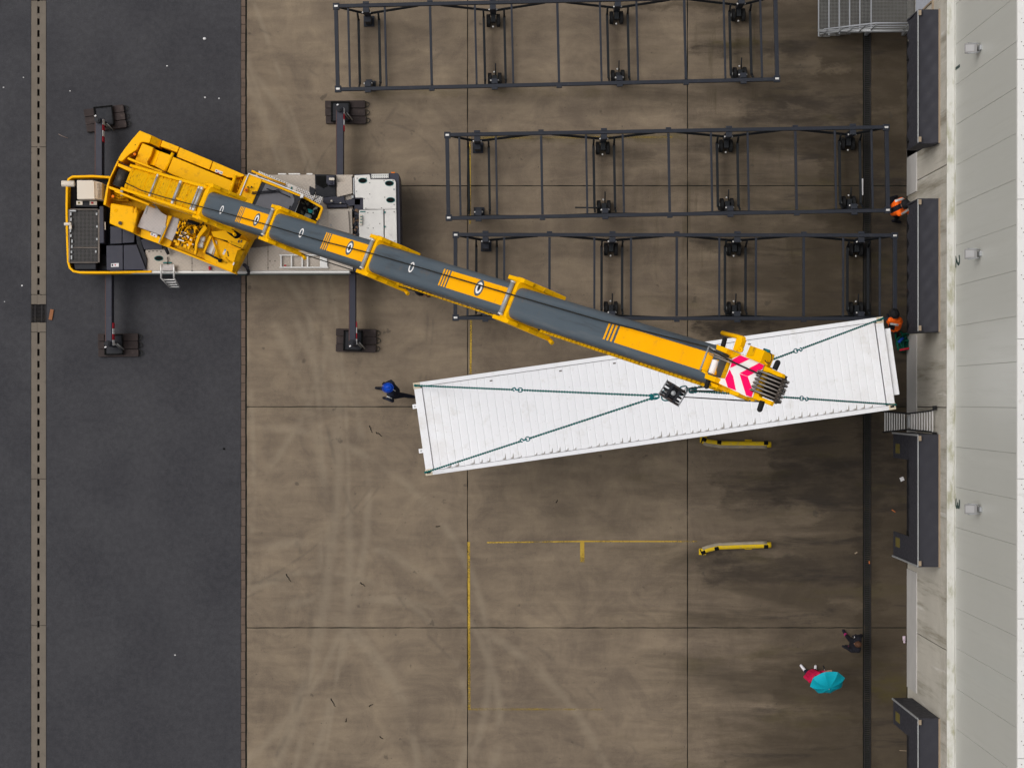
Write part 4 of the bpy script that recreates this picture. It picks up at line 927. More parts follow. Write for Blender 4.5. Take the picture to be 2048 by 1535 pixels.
# ---------------- outriggers, jacks
def outrigger(x0, x1, xs1, y0, y1, fx, fy, fr_):
    hA = .95
    b = MB().prism([W(x0, y0, hA), W(x1, y0, hA), W(x1, y1, hA), W(x0, y1, hA)], hA - .36).build('outrigger_beam', MA['navy'], cr, .012)
    MB().prism([W(x0, y0, hA + .004), W(x0 + 1.6, y0, hA + .004), W(x0 + 1.6, y1, hA + .004), W(x0, y1, hA + .004)], hA).build('beam_flange', paint('rust_edge', (.085, .05, .047), .7, var=.4, scale=8), b)
    ye = y0 if abs(y0 - 450) > abs(y1 - 450) else y1
    xc = W((x0 + x1) / 2, ye, hA).x; c_ = Vector((xc, W(0, ye, hA).y, 0)); s_ = 1 if ye < 450 else -1
    k = (H - .2) / F
    ft = W(fx, fy, .16)
    Mx = Matrix.Translation(ft) @ Matrix.Rotation(fr_, 4, 'Z')
    fo = MB().box((0, 0, 0), (.50, .54, .07), M=Mx).build('jack_foot', MA['black'], cr, .015)
    m = MB()
    for sx, sy, a, b_ in ((-.25, 0, .035, .56), (.25, 0, .035, .56), (0, -.27, .52, .035), (0, .27, .52, .035)): m.box((sx, sy, .045), (a, b_, .06), M=Mx)
    m.build('foot_rim', MA['pit'], fo)
    MB().tube([c_ + Vector((0, s_ * -.07, .17)), c_ + Vector((0, s_ * -.07, 1.12))], .085, 14).build('jack_cylinder', MA['black'], cr)
    MB().tube([c_ + Vector((0, s_ * -.07, 1.12)), c_ + Vector((0, s_ * -.07, 1.16))], .05, 12).build('jack_cap', MA['black'], cr)
    for q in (-.05, .05):
        MB().tube([c_ + Vector((.12 + q, s_ * -.1 - q * .3, .62)), c_ + Vector((.26 + q, s_ * -.1 - .16 - q * .3, .3))], .020, 6).build('locking_bar', MA['steel'], cr)
    MB().box(tuple(c_ + Vector((-.04, s_ * .03, 1.16))), (.055, .035, .04), rz=.5).build('lamp', MA['paper'], cr)
    for i in range(4): MB().box(tuple(c_ + Vector((.118, s_ * (-.02 - .16 * i - .08), .80))), (.012, .155, .26)).build('reflector', MA['red'] if i % 2 else MA['paper'], cr)
outrigger(189.5, 204, 209, 236, 356, 208.5, 233, R(6)); outrigger(672, 686.5, 689, 214, 362, 681, 224, 0)
outrigger(210, 223.5, 228, 548, 692, 228, 689, R(2)); outrigger(697.5, 711, 714, 540, 690, 706, 681, R(-2))
# support mats: each a thing of its own
mm = MB(); n_ = 10
mm.prism([(-.56, -.10, .12), (-.53, -.106, .12), (.56, -.106, .12), (.58, -.085, .12), (.58, .085, .12), (.56, .106, .12), (-.53, .106, .12), (-.56, .10, .12)], 0)
mat_me = mm.mesh('mat_board', MA['mat'])
hm = MB().tube([Vector((.56 + .13 * math.sin(a), .075 * math.cos(a), .06)) for a in [R(180 * i / 10) for i in range(11)]], .011, 6).mesh('rope_handle', MA['rope'])
grp = 'brown support mats under the crane outriggers'
for nm, cx_, cy_, rot in (('on the asphalt above the yellow counterweight', 210.5, 237, R(7)), ('on the concrete beside the nearest black frames', 690, 224.5, 0), ('on the asphalt below the radiator grille', 235, 690, R(1)), ('on the concrete below the boom', 711, 680.5, R(-1))):
    for k, p_ in enumerate(('topmost', 'middle', 'lowest')):
        o = thing('support_mat', f'{p_} of the three brown support mats {nm}', 'support mat', (0, 0, 0), grp)
        b = bpy.data.objects.new('mat_board', mat_me); COL.objects.link(b); b.parent = o; add_bevel(b, .012)
        h_ = bpy.data.objects.new('rope_handle', hm); COL.objects.link(h_); h_.parent = o
        c_ = W(cx_, cy_, .1) + Matrix.Rotation(rot, 3, 'Z') @ Vector((random.uniform(-.02, .02), .222 * (1 - k), 0))
        o.location = (c_.x, c_.y, .003); o.rotation_euler = (0, 0, rot + random.uniform(-.012, .012))

# ---------------- superstructure
slab('turntable', YD, cr, z2, [(560, 110), (840, 50), (1700, 260), (1960, 700), (1780, 1040), (870, 690), (600, 560)], 2.0, 1.75)
cw = slab('counterweight', Y_, cr, a1, [(870, 12), (1140, 120), (1090, 288), (930, 262), (880, 290), (800, 440), (640, 540), (480, 690), (382, 660), (455, 530), (560, 385), (700, 205)], 2.95, 1.4, .02)
slab('counterweight_slope', Y_, cr, a1, [(1145, 122), (1358, 226), (1300, 390), (1095, 290)], [2.93, 2.72, 2.72, 2.93], 1.6)
slab('counterweight_ramp', YD, cr, a1, [(480, 692), (800, 446), (826, 505), (740, 640), (606, 775)], [2.9, 2.9, 2.4, 2.3, 2.3], 1.7)
MB().tube([W(*a1(772, 326), 2.95), W(*a1(772, 326), 2.957)], .013, 10).build('bolt_hole', MA['pit'], cw)
slab('rear_rail', Y_, cr, a1, [(382, 664), (412, 690), (232, 1060), (192, 1215), (165, 1400), (128, 1640), (70, 1640), (150, 1200), (220, 1020)], 2.75, 1.9)
for pts, nm in (([(400, 725), (800, 880), (780, 920), (700, 935), (385, 790)], 'winch_frame'), ([(190, 1222), (590, 1360), (570, 1425), (190, 1280)], 'winch_frame'), ([(790, 880), (850, 865), (610, 1440), (575, 1440)], 'winch_frame')):
    slab(nm, Y_, cr, a1, pts, 2.85, 2.2)
slab('winch_floor', YD, cr, a1, [(390, 780), (790, 920), (600, 1400), (200, 1250)], 2.05, 1.95)
dA, dB = W(*a1(545, 900), 2.55), W(*a1(410, 1250), 2.55)
MB().tube([dA, dB], .185, 24).build('winch_drum', MA['darksteel'], cr)
m = MB(); dd = (dB - dA)
for k in range(18): c_ = dA + dd * (k + .5) / 18; m.tube([c_ - dd.normalized() * .008, c_ + dd.normalized() * .008], .192, 24)
m.build('winch_rope', MA['rope'], cr, kind='stuff')
MB().tube([W(*a1(735, 935), 2.75), W(*a1(568, 1320), 2.75)], .036, 10).build('winch_roller', MA['galv'], cr)
MB().box(tuple(W(*a1(485, 1385), 2.95)), (.085, .15, .12), rz=.15).build('winch_camera', MA['galv'], cr, .015)
for x, y, h in ((285, 1455, 2.85), (762, 530, 3.02)):
    b = MB().tube([W(*a1(x, y), h), W(*a1(x, y), h + .14)], .042, 14).build('beacon', MA['orange'], cr, .015)
    MB().tube([W(*a1(x, y), h - .1), W(*a1(x, y), h)], .05, 14).build('beacon_base', MA['black'], b)
m = MB(); rr = random.Random(2)
for k in range(14): m.tube([W(*a1(rr.uniform(190, 500), rr.uniform(1300, 1480)), 2.3) for _ in range(2)] + [W(*a1(rr.uniform(300, 560), rr.uniform(1400, 1520)), 2.4)], .02, 6)
m.build('hose', YD, cr, kind='stuff')
slab('rear_bracket', YD, cr, a1, [(180, 1280), (570, 1420), (640, 1560), (400, 1560), (150, 1500)], 2.2, 1.9)
slab('hood_rear', Y_, cr, a1, [(930, 287), (1172, 385), (1125, 545), (1040, 695), (1046, 770), (1105, 842), (1300, 915), (1290, 985), (850, 860), (800, 850), (760, 690), (832, 500)], 3.0, 2.0, .015)
slab('hood_drum_cover', Y_, cr, a1, [(1180, 412), (1316, 466), (1196, 785), (1065, 760), (1046, 695)], [2.8, 2.92, 2.92, 2.8, 2.78], 2.0, .02)
slab('hood_drum_cover', Y_, cr, a1, [(1320, 466), (1560, 555), (1400, 900), (1200, 787)], 2.95, 2.0, .015)
MB().tube([W(*a1(1600, 500), 2.92), W(*a1(1420, 900), 2.92)], .045, 12).build('hood_hinge', Y_, cr)
lh = slab('engine_hood', Y_, cr, a2, [(70, 368), (1372, 900), (1285, 1200), (690, 1012), (0, 735), (-62, 700)], 2.93, 2.0, .015)
for pts in ([(1372, 228), (1738, 372), (1688, 490), (1322, 358)],): slab('side_panel', Y_, cr, a1, pts, 2.80, 1.7, .012)
slab('side_panel', Y_, cr, a2, [(216, 162), (932, 462), (860, 655), (140, 365)], 2.80, 1.7, .012)
sp_ = slab('side_panel', Y_, cr, a2, [(948, 467), (1640, 765), (1600, 800), (1385, 835), (1270, 820), (880, 662)], 2.80, 1.7, .012)
lb = slab('warning_label', MA['paper'], cr, a2, [(1002, 640), (1162, 700), (1138, 757), (985, 698)], 2.806, 2.801, 0)
sub('pictogram', MA['blue'], lb, a2, [(1010, 662), (1034, 668), (1028, 690), (1006, 682)], 2.809, 2.807, 0); sub('pictogram', MA['red'], lb, a2, [(1044, 706), (1080, 716), (1074, 736), (1036, 722)], 2.809, 2.807, 0); sub('pictogram', MA['teal_trim'], lb, a2, [(1112, 706), (1134, 712), (1126, 736), (1108, 728)], 2.809, 2.807, 0)
slab('hood_gap_liner', MA['pit'], cr, a1, [(1180, 395), (1330, 370), (1740, 500), (1640, 600), (1200, 440)], 2.3, 2.0)
MB().tube([W(*a2(1440, 770), 2.9), W(*a2(1305, 1190), 2.9)], .05, 12).build('tilt_cylinder', Y_, cr)
slab('cab_mount', YD, cr, a2, [(1450, 790), (1620, 790), (1500, 1230), (1330, 1180)], 2.5, 2.0)
slab('cab_mount', Y_, cr, a2, [(1640, 785), (1700, 800), (1500, 1300), (1425, 1270)], 2.8, 2.0, .012)
m = MB()
for k in range(5): m.tube([W(*a2(1530 - 12 * k, 780 + 90 * k), 2.62), W(*a2(1570 - 30 * k, 900 + 70 * k), 2.66)], .022, 6)
m.build('hydraulic_pipe', Y_, cr, kind='stuff')
tk = slab('fuel_tank', Y_, cr, z1, [(582, 1085), (790, 1118), (845, 1155), (838, 1200), (800, 1372), (570, 1280)], 2.62, 1.7, .03)
slab('tank_side', YD, cr, z1, [(790, 1110), (885, 1150), (806, 1370), (845, 1200)], [2.5, 2.3, 2.2, 2.5], 1.7)
MB().tube([W(*z1(672, 1276), 2.62), W(*z1(672, 1276), 2.68)], .05, 14).build('filler_cap', MA['darksteel'], tk); MB().tube([W(*z1(630, 1155), 2.62), W(*z1(630, 1155), 2.635)], .045, 14).build('tank_boss', Y_, tk)
for dx in (0, 60): slab('tank_strap', YD, cr, a3, [(40 + dx, 230), (70 + dx, 238), (60 + dx, 340), (28 + dx, 330)], 2.64, 2.55, .004)
# left side platform with hydraulics
pf = slab('side_platform', Y_, cr, z2, [(868, 640), (890, 618), (1055, 690), (1130, 770), (1790, 1030), (1780, 1046), (1050, 757), (872, 692)], 2.3, 1.95, .012)
slab('platform_floor', YD, cr, z2, [(900, 560), (1100, 470), (1500, 430), (1960, 690), (1885, 800), (1790, 1028), (1140, 770)], 2.12, 1.95)
slab('walkway_plate', MA['deckgrey'], cr, a3, [(330, 182), (362, 200), (470, 170), (600, 330), (712, 398), (680, 600), (598, 772), (140, 608), (212, 440)], 2.45, 2.3)
slab('walkway_rail', MA['galv'], cr, a3, [(325, 182), (360, 196), (300, 360), (262, 352)], 2.47, 2.3)
slab('walkway_plate', MA['deckgrey'], cr, a3, [(816, 412), (944, 460), (892, 700), (806, 880), (650, 800), (722, 620)], 2.45, 2.3)
slab('walkway_beam', Y_, cr, a3, [(728, 392), (806, 402), (640, 800), (570, 935), (545, 920), (600, 800), (690, 600)], 2.56, 2.2)
MB().wall([(W(*a3(x, y), 2.57).x, W(*a3(x, y), 2.57).y) for x, y in [(690, 590), (655, 680), (600, 790), (552, 915)]], .018, 2.3, 2.585).build('beam_edge', MA['galv'], cr)
lb = slab('warning_label', MA['paper'], cr, a3, [(400, 712), (540, 758), (505, 818), (390, 765)], 2.312, 2.302, 0)
sub('pictogram', MA['black'], lb, a3, [(415, 738), (440, 744), (430, 768), (408, 760)], 2.315, 2.313, 0); sub('pictogram', MA['red'], lb, a3, [(462, 770), (484, 778), (474, 796), (456, 788)], 2.315, 2.313, 0); sub('pictogram', MA['black'], lb, a3, [(512, 758), (532, 764), (526, 782), (508, 778)], 2.315, 2.313, 0)
slab('label_stand', Y_, cr, a3, [(212, 650), (300, 668), (545, 780), (545, 900), (205, 790)], 2.301, 2.1)
slab('platform_gusset', Y_, cr, a3, [(650, 800), (805, 885), (760, 1000), (580, 940)], 2.33, 2.1)
for k in range(5):
    x0, y0 = 975 - 13 * k, 682 + 38 * k
    slab('oil_cooler_fin', MA['alu'] if k % 2 == 0 else MA['darksteel'], cr, a3, [(x0, y0), (x0 + 115, y0 + 40), (x0 + 108, y0 + 62), (x0 - 8, y0 + 22)], 2.5, 2.2, .004)
rr = random.Random(21); my = MB(); mk = MB(); mw = MB(); mt = MB()
quad = [(960, 430), (1460, 560), (1260, 1120), (820, 900)]
def inq(u, v):
    a_ = Vector(quad[0]).lerp(Vector(quad[1]), u); b_ = Vector(quad[3]).lerp(Vector(quad[2]), u); return a_.lerp(b_, v)
for k in range(64):
    q = inq(rr.random(), rr.random()); h = rr.uniform(2.2, 2.62); s_ = rr.uniform(.025, .10)
    if abs(q[0] - 1000) < 90 and 660 < q[1] < 880: continue
    sel = my if k % 3 else mk
    sel.box(tuple(W(*a3(q[0], q[1]), h)), (s_, rr.uniform(.03, .12), rr.uniform(.05, .12)), rz=R(-22) + rr.choice((0, R(90))))
for k in range(26):
    q = inq(rr.random(), rr.random()); q2 = inq(min(1, max(0, rr.random())), rr.random())
    mid = (Vector(q) + Vector(q2)) / 2 + Vector((rr.uniform(-40, 40), rr.uniform(-40, 40)))
    (my if k % 3 else mk).tube([W(*a3(q[0], q[1]), 2.3), W(*a3(mid[0], mid[1]), 2.6), W(*a3(q2[0], q2[1]), 2.35)], rr.uniform(.008, .02), 6)
for k in range(7): q = inq(rr.random(), rr.uniform(.4, .95)); mw.box(tuple(W(*a3(q[0], q[1]), 2.6)), (.05, .03, .03), rz=rr.uniform(0, 3))
for k in range(26): q = inq(rr.random(), rr.random()); mt.tube([W(*a3(q[0], q[1]), 2.5), W(*a3(q[0], q[1]), 2.64)], .014, 7)
my.build('valve_block', Y_, cr, kind='stuff'); mk.build('valve_hose', paint('hose_dark', (.06, .04, .015), .5, var=.4, scale=12), cr, kind='stuff'); mw.build('valve_tag', MA['paper'], cr, kind='stuff'); mt.build('valve_stem', Y_, cr, kind='stuff')
MB().tube([W(*a3(1110, 490), 2.7), W(*a3(1330, 565), 2.7)], .045, 10).build('valve_cylinder', MA['pit'], cr)
slab('hose_arm', Y_, cr, a3, [(1440, 572), (1482, 640), (1345, 800), (1292, 950), (1272, 1130), (1232, 1140), (1250, 900), (1300, 755), (1400, 610)], 2.8, 2.6, .012)
for x, y in ((1452, 622), (1262, 1118)): MB().tube([W(*a3(x, y), 2.7), W(*a3(x + 14, y - 50), 2.7)], .035, 10).build('arm_pin', MA['pit'], cr)
slab('hose_tray', YD, cr, a4, [(330, 240), (480, 300), (430, 470), (330, 830), (170, 800)], 2.2, 2.1)
MB().tube([W(*a4(225, 530), 2.6), W(*a4(345, 550), 2.6)], .075, 14).build('accumulator', MA['white'], cr, .02); MB().tube([W(*a4(168, 665), 2.6), W(*a4(305, 680), 2.6)], .085, 14).build('accumulator', MA['white'], cr, .02)
MB().box(tuple(W(*a4(262, 600), 2.62)), (.05, .09, .05)).build('accumulator_valve', MA['alu'], cr, .01); slab('accumulator_bracket', MA['teal_trim'], cr, a4, [(165, 710), (270, 738), (262, 760), (160, 740)], 2.5, 2.4)
slab('side_box_frame', Y_, cr, a4, [(440, 460), (500, 480), (330, 860), (290, 840)], 2.62, 2.1)
slab('side_box', Y_, cr, a4, [(500, 490), (560, 500), (920, 655), (1165, 775), (1085, 800), (1005, 1050), (960, 1290), (1010, 1320), (330, 1010), (300, 870)], 2.45, 2.0, .015)
slab('side_box_end', YD, cr, a4, [(1088, 778), (1238, 802), (1048, 1312), (965, 1280), (1010, 1050)], [2.44, 2.28, 2.2, 2.38, 2.42], 1.95)
slab('side_box_beam', Y_, cr, a4, [(480, 375), (800, 348), (1065, 505), (1300, 590), (1185, 765), (900, 645), (860, 600), (530, 490)], 2.62, 2.1)
slab('beam_slot', MA['pit'], cr, a4, [(540, 505), (860, 585), (850, 605), (545, 520)], 2.626, 2.61, 0); slab('beam_slot', MA['pit'], cr, a4, [(915, 648), (1165, 750), (1165, 768), (915, 662)], 2.626, 2.61, 0)
slab('beam_step', YD, cr, a4, [(930, 590), (1180, 690), (1160, 745), (930, 650)], 2.64, 2.6, .004)
for x in (1100, 1160): slab('beam_lug', MA['darksteel'], cr, a4, [(x, 560), (x + 22, 570), (x + 5, 630), (x - 18, 620)], 2.66, 2.6, .003)
slab('side_box_panel', MA['white'], cr, a4, [(470, 542), (520, 560), (560, 705), (490, 890), (360, 850)], 2.475, 2.44, .004)
slab('side_box_panel', MA['cream'], cr, a4, [(565, 580), (612, 590), (620, 680), (585, 640)], 2.475, 2.44, .004); slab('side_box_panel', MA['deckgrey'], cr, a4, [(555, 740), (580, 760), (540, 910), (505, 900)], 2.47, 2.44, .004)
MB().tube([W(*a4(500, 500), 2.55), W(*a4(655, 960), 2.52)], .022, 6).build('brace', Y_, cr)
MB().tube([W(*a4(365, 862), 2.55), W(*a4(430, 890), 2.6), W(*a4(520, 940), 2.6), W(*a4(640, 1000), 2.56)], .028, 8).build('hose', MA['black'], cr)
slab('hose_coupling', MA['pit'], cr, a4, [(630, 990), (715, 990), (705, 1065), (640, 1070)], 2.6, 2.44)
c_ = slab('decal_strip', MA['paper'], cr, a4, [(775, 800), (822, 810), (775, 905), (735, 890)], 2.456, 2.451, 0)
MB().tube([W(*a4(798, 795), 2.456), W(*a4(798, 795), 2.459)], .026, 14).build('decal_disc', paint('pale_blue', (.15, .32, .55), .5), cr)
slab('latch', MA['black'], cr, a4, [(843, 820), (860, 820), (880, 935), (860, 940)], 2.47, 2.44, .003); slab('decal_strip', MA['paper'], cr, a4, [(985, 1075), (1015, 1080), (995, 1140), (968, 1135)], 2.456, 2.44, 0)
for x, y in ((810, 1070), (870, 1060), (915, 1065)): MB().tube([W(*a4(x, y), 2.44), W(*a4(x, y), 2.5)], .022, 8).build('pipe_union', YD, cr)
m = MB()
for pts in ([(800, 950), (840, 1010), (900, 1050)], [(700, 1080), (760, 1060), (830, 1090)], [(560, 900), (650, 940), (730, 940)]): m.tube([W(*a4(x, y), 2.48) for x, y in pts], .01, 6)
m.build('hydraulic_pipe', YD, cr, kind='stuff')
# luffing cylinder bracket zone below the boom
MB().tube([W(*a4(930, 320), 2.9), W(*a4(1080, 430), 3.1)], .14, 16).build('luffing_cylinder_foot', MA['pit'], cr)
slab('turntable_skirt', MA['darksteel'], cr, a4, [(1480, 500), (1900, 680), (1480, 740), (1330, 740)], 1.6, 1.52)

# ---------------- operator's cab
cab_fl = slab('cab_floor', MA['pit'], cr, a5, [(200, 190), (1380, 660), (1800, 930), (1680, 1240), (-20, 860)], 1.95, 1.85)
slab('cab_roof', Y_, cr, a5, [(205, 195), (478, 305), (470, 372), (255, 880), (-30, 800), (10, 690)], 3.30, 3.2, .015)
slab('cab_side_top', Y_, cr, a5, [(480, 300), (1330, 655), (1305, 690), (474, 360)], 3.28, 3.15, .01)
gl = slab('roof_window', MA['glass'], cr, a5, [(560, 405), (1150, 640), (1195, 740), (1190, 800), (1090, 1010), (700, 1000), (330, 880)], 3.285, 3.26, .01)
slab('roof_window_frame', MA['black'], cr, a5, [(474, 372), (1302, 692), (1330, 720), (1190, 1045), (1000, 1060), (258, 875)], 3.272, 3.22, .008)
slab('window_handle', MA['black'], cr, a5, [(1090, 890), (1120, 900), (1085, 985), (1055, 975)], 3.31, 3.28, .006)
MB().tube([W(*a5(1320, 700), 3.2), W(*a5(1192, 1040), 3.2)], .028, 8).build('front_pillar', MA['white'], cr)
MB().wall([(W(*a5(x, y), 3.3).x, W(*a5(x, y), 3.3).y) for x, y in [(-20, 720), (195, 190), (700, 375), (1385, 655)]], .028, 3.2, 3.34).build('cab_gutter', MA['white'], cr)
slab('gutter_corner', MA['white'], cr, a5, [(1325, 650), (1395, 655), (1385, 715), (1315, 720)], 3.345, 3.2)
slab('cab_side', Y_, cr, a5, [(200, 192), (1385, 662), (1375, 690), (1330, 660), (480, 300), (210, 200)], 3.2, 1.9)
MB().wall([(W(*a5(x, y), 2.9).x, W(*a5(x, y), 2.9).y) for x, y in [(1395, 700), (1790, 925), (1800, 950), (1715, 1180)]], .055, 2.75, 2.95).build('front_window_frame', Y_, cr, .01)
for x, y in ((1795, 930), (1690, 1190)): MB().tube([W(*a5(x, y), 1.9), W(*a5(x, y), 2.9)], .03, 8).build('cab_post', Y_, cr)
m = MB()
m.prism(poly(a5, [(1340, 730), (1720, 960), (1560, 1230), (1220, 1050)], 2.02), 1.95); m.build('cab_mat', MA['rubber'], cr)
seat = slab('seat', MA['seatgrey'], cr, a5, [(1440, 1040), (1560, 1090), (1510, 1190), (1390, 1130)], 2.35, 2.0, .03)
sub('seat_cushion', MA['teal'], seat, a5, [(1480, 950), (1600, 990), (1570, 1050), (1500, 1040)], 2.5, 2.35, .02)
sub('armrest', MA['seatgrey'], seat, a5, [(1600, 960), (1690, 900), (1640, 1010), (1580, 1080)], 2.4, 2.1, .02)
rr = random.Random(8); m = MB()
for k in range(22): m.box(tuple(W(*a5(rr.uniform(1330, 1680), rr.uniform(800, 1150)), rr.uniform(2.05, 2.3))), (rr.uniform(.02, .08), rr.uniform(.02, .07), .1), rz=rr.random() * 3)
m.build('control_lever', paint('cab_inside', (.07, .075, .06), .6, var=.6, scale=14), cr, kind='stuff')
MB().tube([W(*a5(1650, 980), 2.6), W(*a5(1670, 1090), 2.6), W(*a5(1640, 1240), 2.5)], .05, 8).build('wiper_housing', MA['pit'], cr)
for pts in ([(262, 600), (380, 588), (820, 560)], [(258, 632), (380, 625), (800, 592)], [(830, 585), (1100, 705)], [(580, 518), (720, 560), (830, 560)]): MB().tube([W(*a5(x, y), 3.34) for x, y in pts], .014, 6).build('wiper_arm', MA['black'], cr)
MB().box(tuple(W(*a5(825, 565), 3.35)), (.09, .07, .05)).build('wiper_motor', MA['black'], cr, .01)
b = MB().tube([W(*a5(135, 548), 3.3), W(*a5(135, 548), 3.42)], .058, 16).build('beacon', MA['orange'], cr, .02); MB().tube([W(*a5(135, 548), 3.42), W(*a5(135, 548), 3.45)], .025, 12).build('beacon_cap', MA['mark'], b)
for x, y in ((250, 482), (172, 484)): MB().tube([W(*a5(x, y), 3.3), W(*a5(x, y), 3.4)], .022, 10).build('antenna_base', MA['black'], cr)
MB().tube([W(*a5(315, 418), 3.3), W(*a5(315, 418), 3.308)], .018, 10).build('roof_plug', YD, cr)
slab('cab_walkway', MA['perf'], cr, a5, [(412, 127), (1665, 645), (1600, 790), (1240, 620), (1000, 430), (396, 185)], 2.15, 2.11, .005)
slab('cab_walkway', MA['perf'], cr, a5, [(1692, 660), (1822, 705), (1755, 862), (1628, 790)], 2.15, 2.11, .005)
slab('walkway_joint', MA['white'], cr, a5, [(1065, 410), (1240, 485), (1215, 575), (1040, 480)], 2.156, 2.15, 0)
slab('walkway_bracket', MA['teal_trim'], cr, a5, [(1120, 475), (1155, 482), (1135, 545), (1105, 535)], 2.18, 2.156, .003)
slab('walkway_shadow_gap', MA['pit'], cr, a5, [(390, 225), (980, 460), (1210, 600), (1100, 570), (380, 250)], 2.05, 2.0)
MB().tube([W(*a5(255, 128), 3.0), W(*a5(640, 295), 3.0), W(*a5(1000, 430), 2.9)], .026, 8).build('handrail', Y_, cr)
for x, y in ((375, 215), (632, 325)): MB().box(tuple(W(*a5(x, y), 2.9)), (.05, .07, .05)).build('handrail_bracket', MA['cream'], cr, .006)
slab('cab_mirror', MA['black'], cr, a5, [(1522, 455), (1650, 520), (1642, 610), (1600, 665), (1545, 655), (1518, 580)], 3.0, 2.85, .015)
MB().tube([W(*a5(1620, 630), 2.9), W(*a5(1740, 690), 2.9), W(*a5(1600, 780), 2.9)], .014, 6).build('mirror_arm', MA['black'], cr)

# ---------------- boom: five nested sections, 61 degrees up
B0 = Vector((-10.48, 5.92, 2.8)); BD = Vector((14.06, -5.64, 26.9)); BL = BD.length; bu = BD.normalized()
bd = Vector((BD.x, BD.y, 0)).normalized(); be = Vector((-bd.y, bd.x, 0)); bn = bu.cross(be)
BM = Matrix((bu, be, bn)).transposed().to_4x4(); BM.translation = B0
def bl(px, py, v=0.0):
    r = Vector(((px - NX) / F, -(py - NY) / F, -1)); c_ = Vector((0, 0, H))
    t = (B0 + bn * v - c_).dot(bn) / r.dot(bn); p = c_ + r * t - B0
    return p.dot(bu), p.dot(be)
def BP(s_, w, v): return BM @ Vector((s_, w, v))
def profile(w, d, vt, r=.13, wc=0.0):
    pts = []; h = w / 2
    for a in range(0, 91, 18): pts.append((h - r + r * math.sin(R(a)), vt - r + r * math.cos(R(a))))
    pts.append((h, vt - d * .5))
    for a in range(0, 181, 20): pts.append((h * math.cos(R(a)) * (1 if a in (0, 180) else .98), vt - (d - h) - h * math.sin(R(a))))
    pts.append((-h, vt - d * .5))
    for a in range(90, -1, -18): pts.append((-(h - r + r * math.sin(R(a))), vt - r + r * math.cos(R(a))))
    return [(wc + x, y) for x, y in pts]
def section(name, m, s0, s1, w, d, vt, wc=0.0, par=None):
    rings = [[BP(s_, x, y) for x, y in profile(w, d, vt, wc=wc)] for s_ in (s0, s1)]
    return MB().loft(rings, smooth=False).build(name, m, par or cr)
SEC = [(0.1, 6.42, .70, 1.02, .05, .05), (6.0, 11.02, .625, .93, .02, .02), (10.5, 16.66, .61, .88, .0, -.0), (16.2, 22.82, .60, .83, -.02, -.01), (22.3, 29.5, .575, .78, -.04, -.03)]
secs = []
for i, (s0, s1, w, d, vt, wc) in enumerate(SEC):
    o = section('boom_section', YD if i == 0 else MA['boom'], s0, s1, w, d, vt, wc); secs.append(o)
    for pg in o.data.polygons: pg.use_smooth = len(pg.vertices) == 4
    o.modifiers.new('edge', 'EDGE_SPLIT').split_angle = R(35)
# flanges on both sides of the base section, reinforcing plates, rollers
for sg_ in (-1, 1):
    wc = .05
    MB().box((3.2, wc + sg_ * .335, .065), (6.3, .075, .09), M=BM).build('boom_flange', Y_, secs[0], .01)
    MB().box((3.4, wc + sg_ * .37, -.45), (5.9, .03, .5), M=BM).build('boom_side_plate', Y_, secs[0], .008)
for s_ in (.35, 1.7, 2.9, 3.6, 5.1): MB().box((s_, .05, .058), (.05, .58, .02), M=BM).build('boom_rib', YD, secs[0], .006)
for s_, w_ in ((1.2, .2), (4.6, .14)): MB().box((s_, .05 - w_, .07), (.5, .05, .05), M=BM).build('boom_lug', Y_, secs[0], .008)
for s_, r_, v_ in ((2.62, .028, .12), (4.55, .042, .13), (5.95, .028, .12), (6.2, .045, .13)):
    ro = MB().tube([BP(s_, -.24 + .05, v_), BP(s_, .24 + .05, v_)], r_, 12).build('rope_roller', MA['galv'], secs[0])
    for sg_ in (-1, 1): MB().tube([BP(s_, .05 + sg_ * .24, v_), BP(s_, .05 + sg_ * .31, v_)], r_, 12).build('roller_end', MA['alu'], ro)
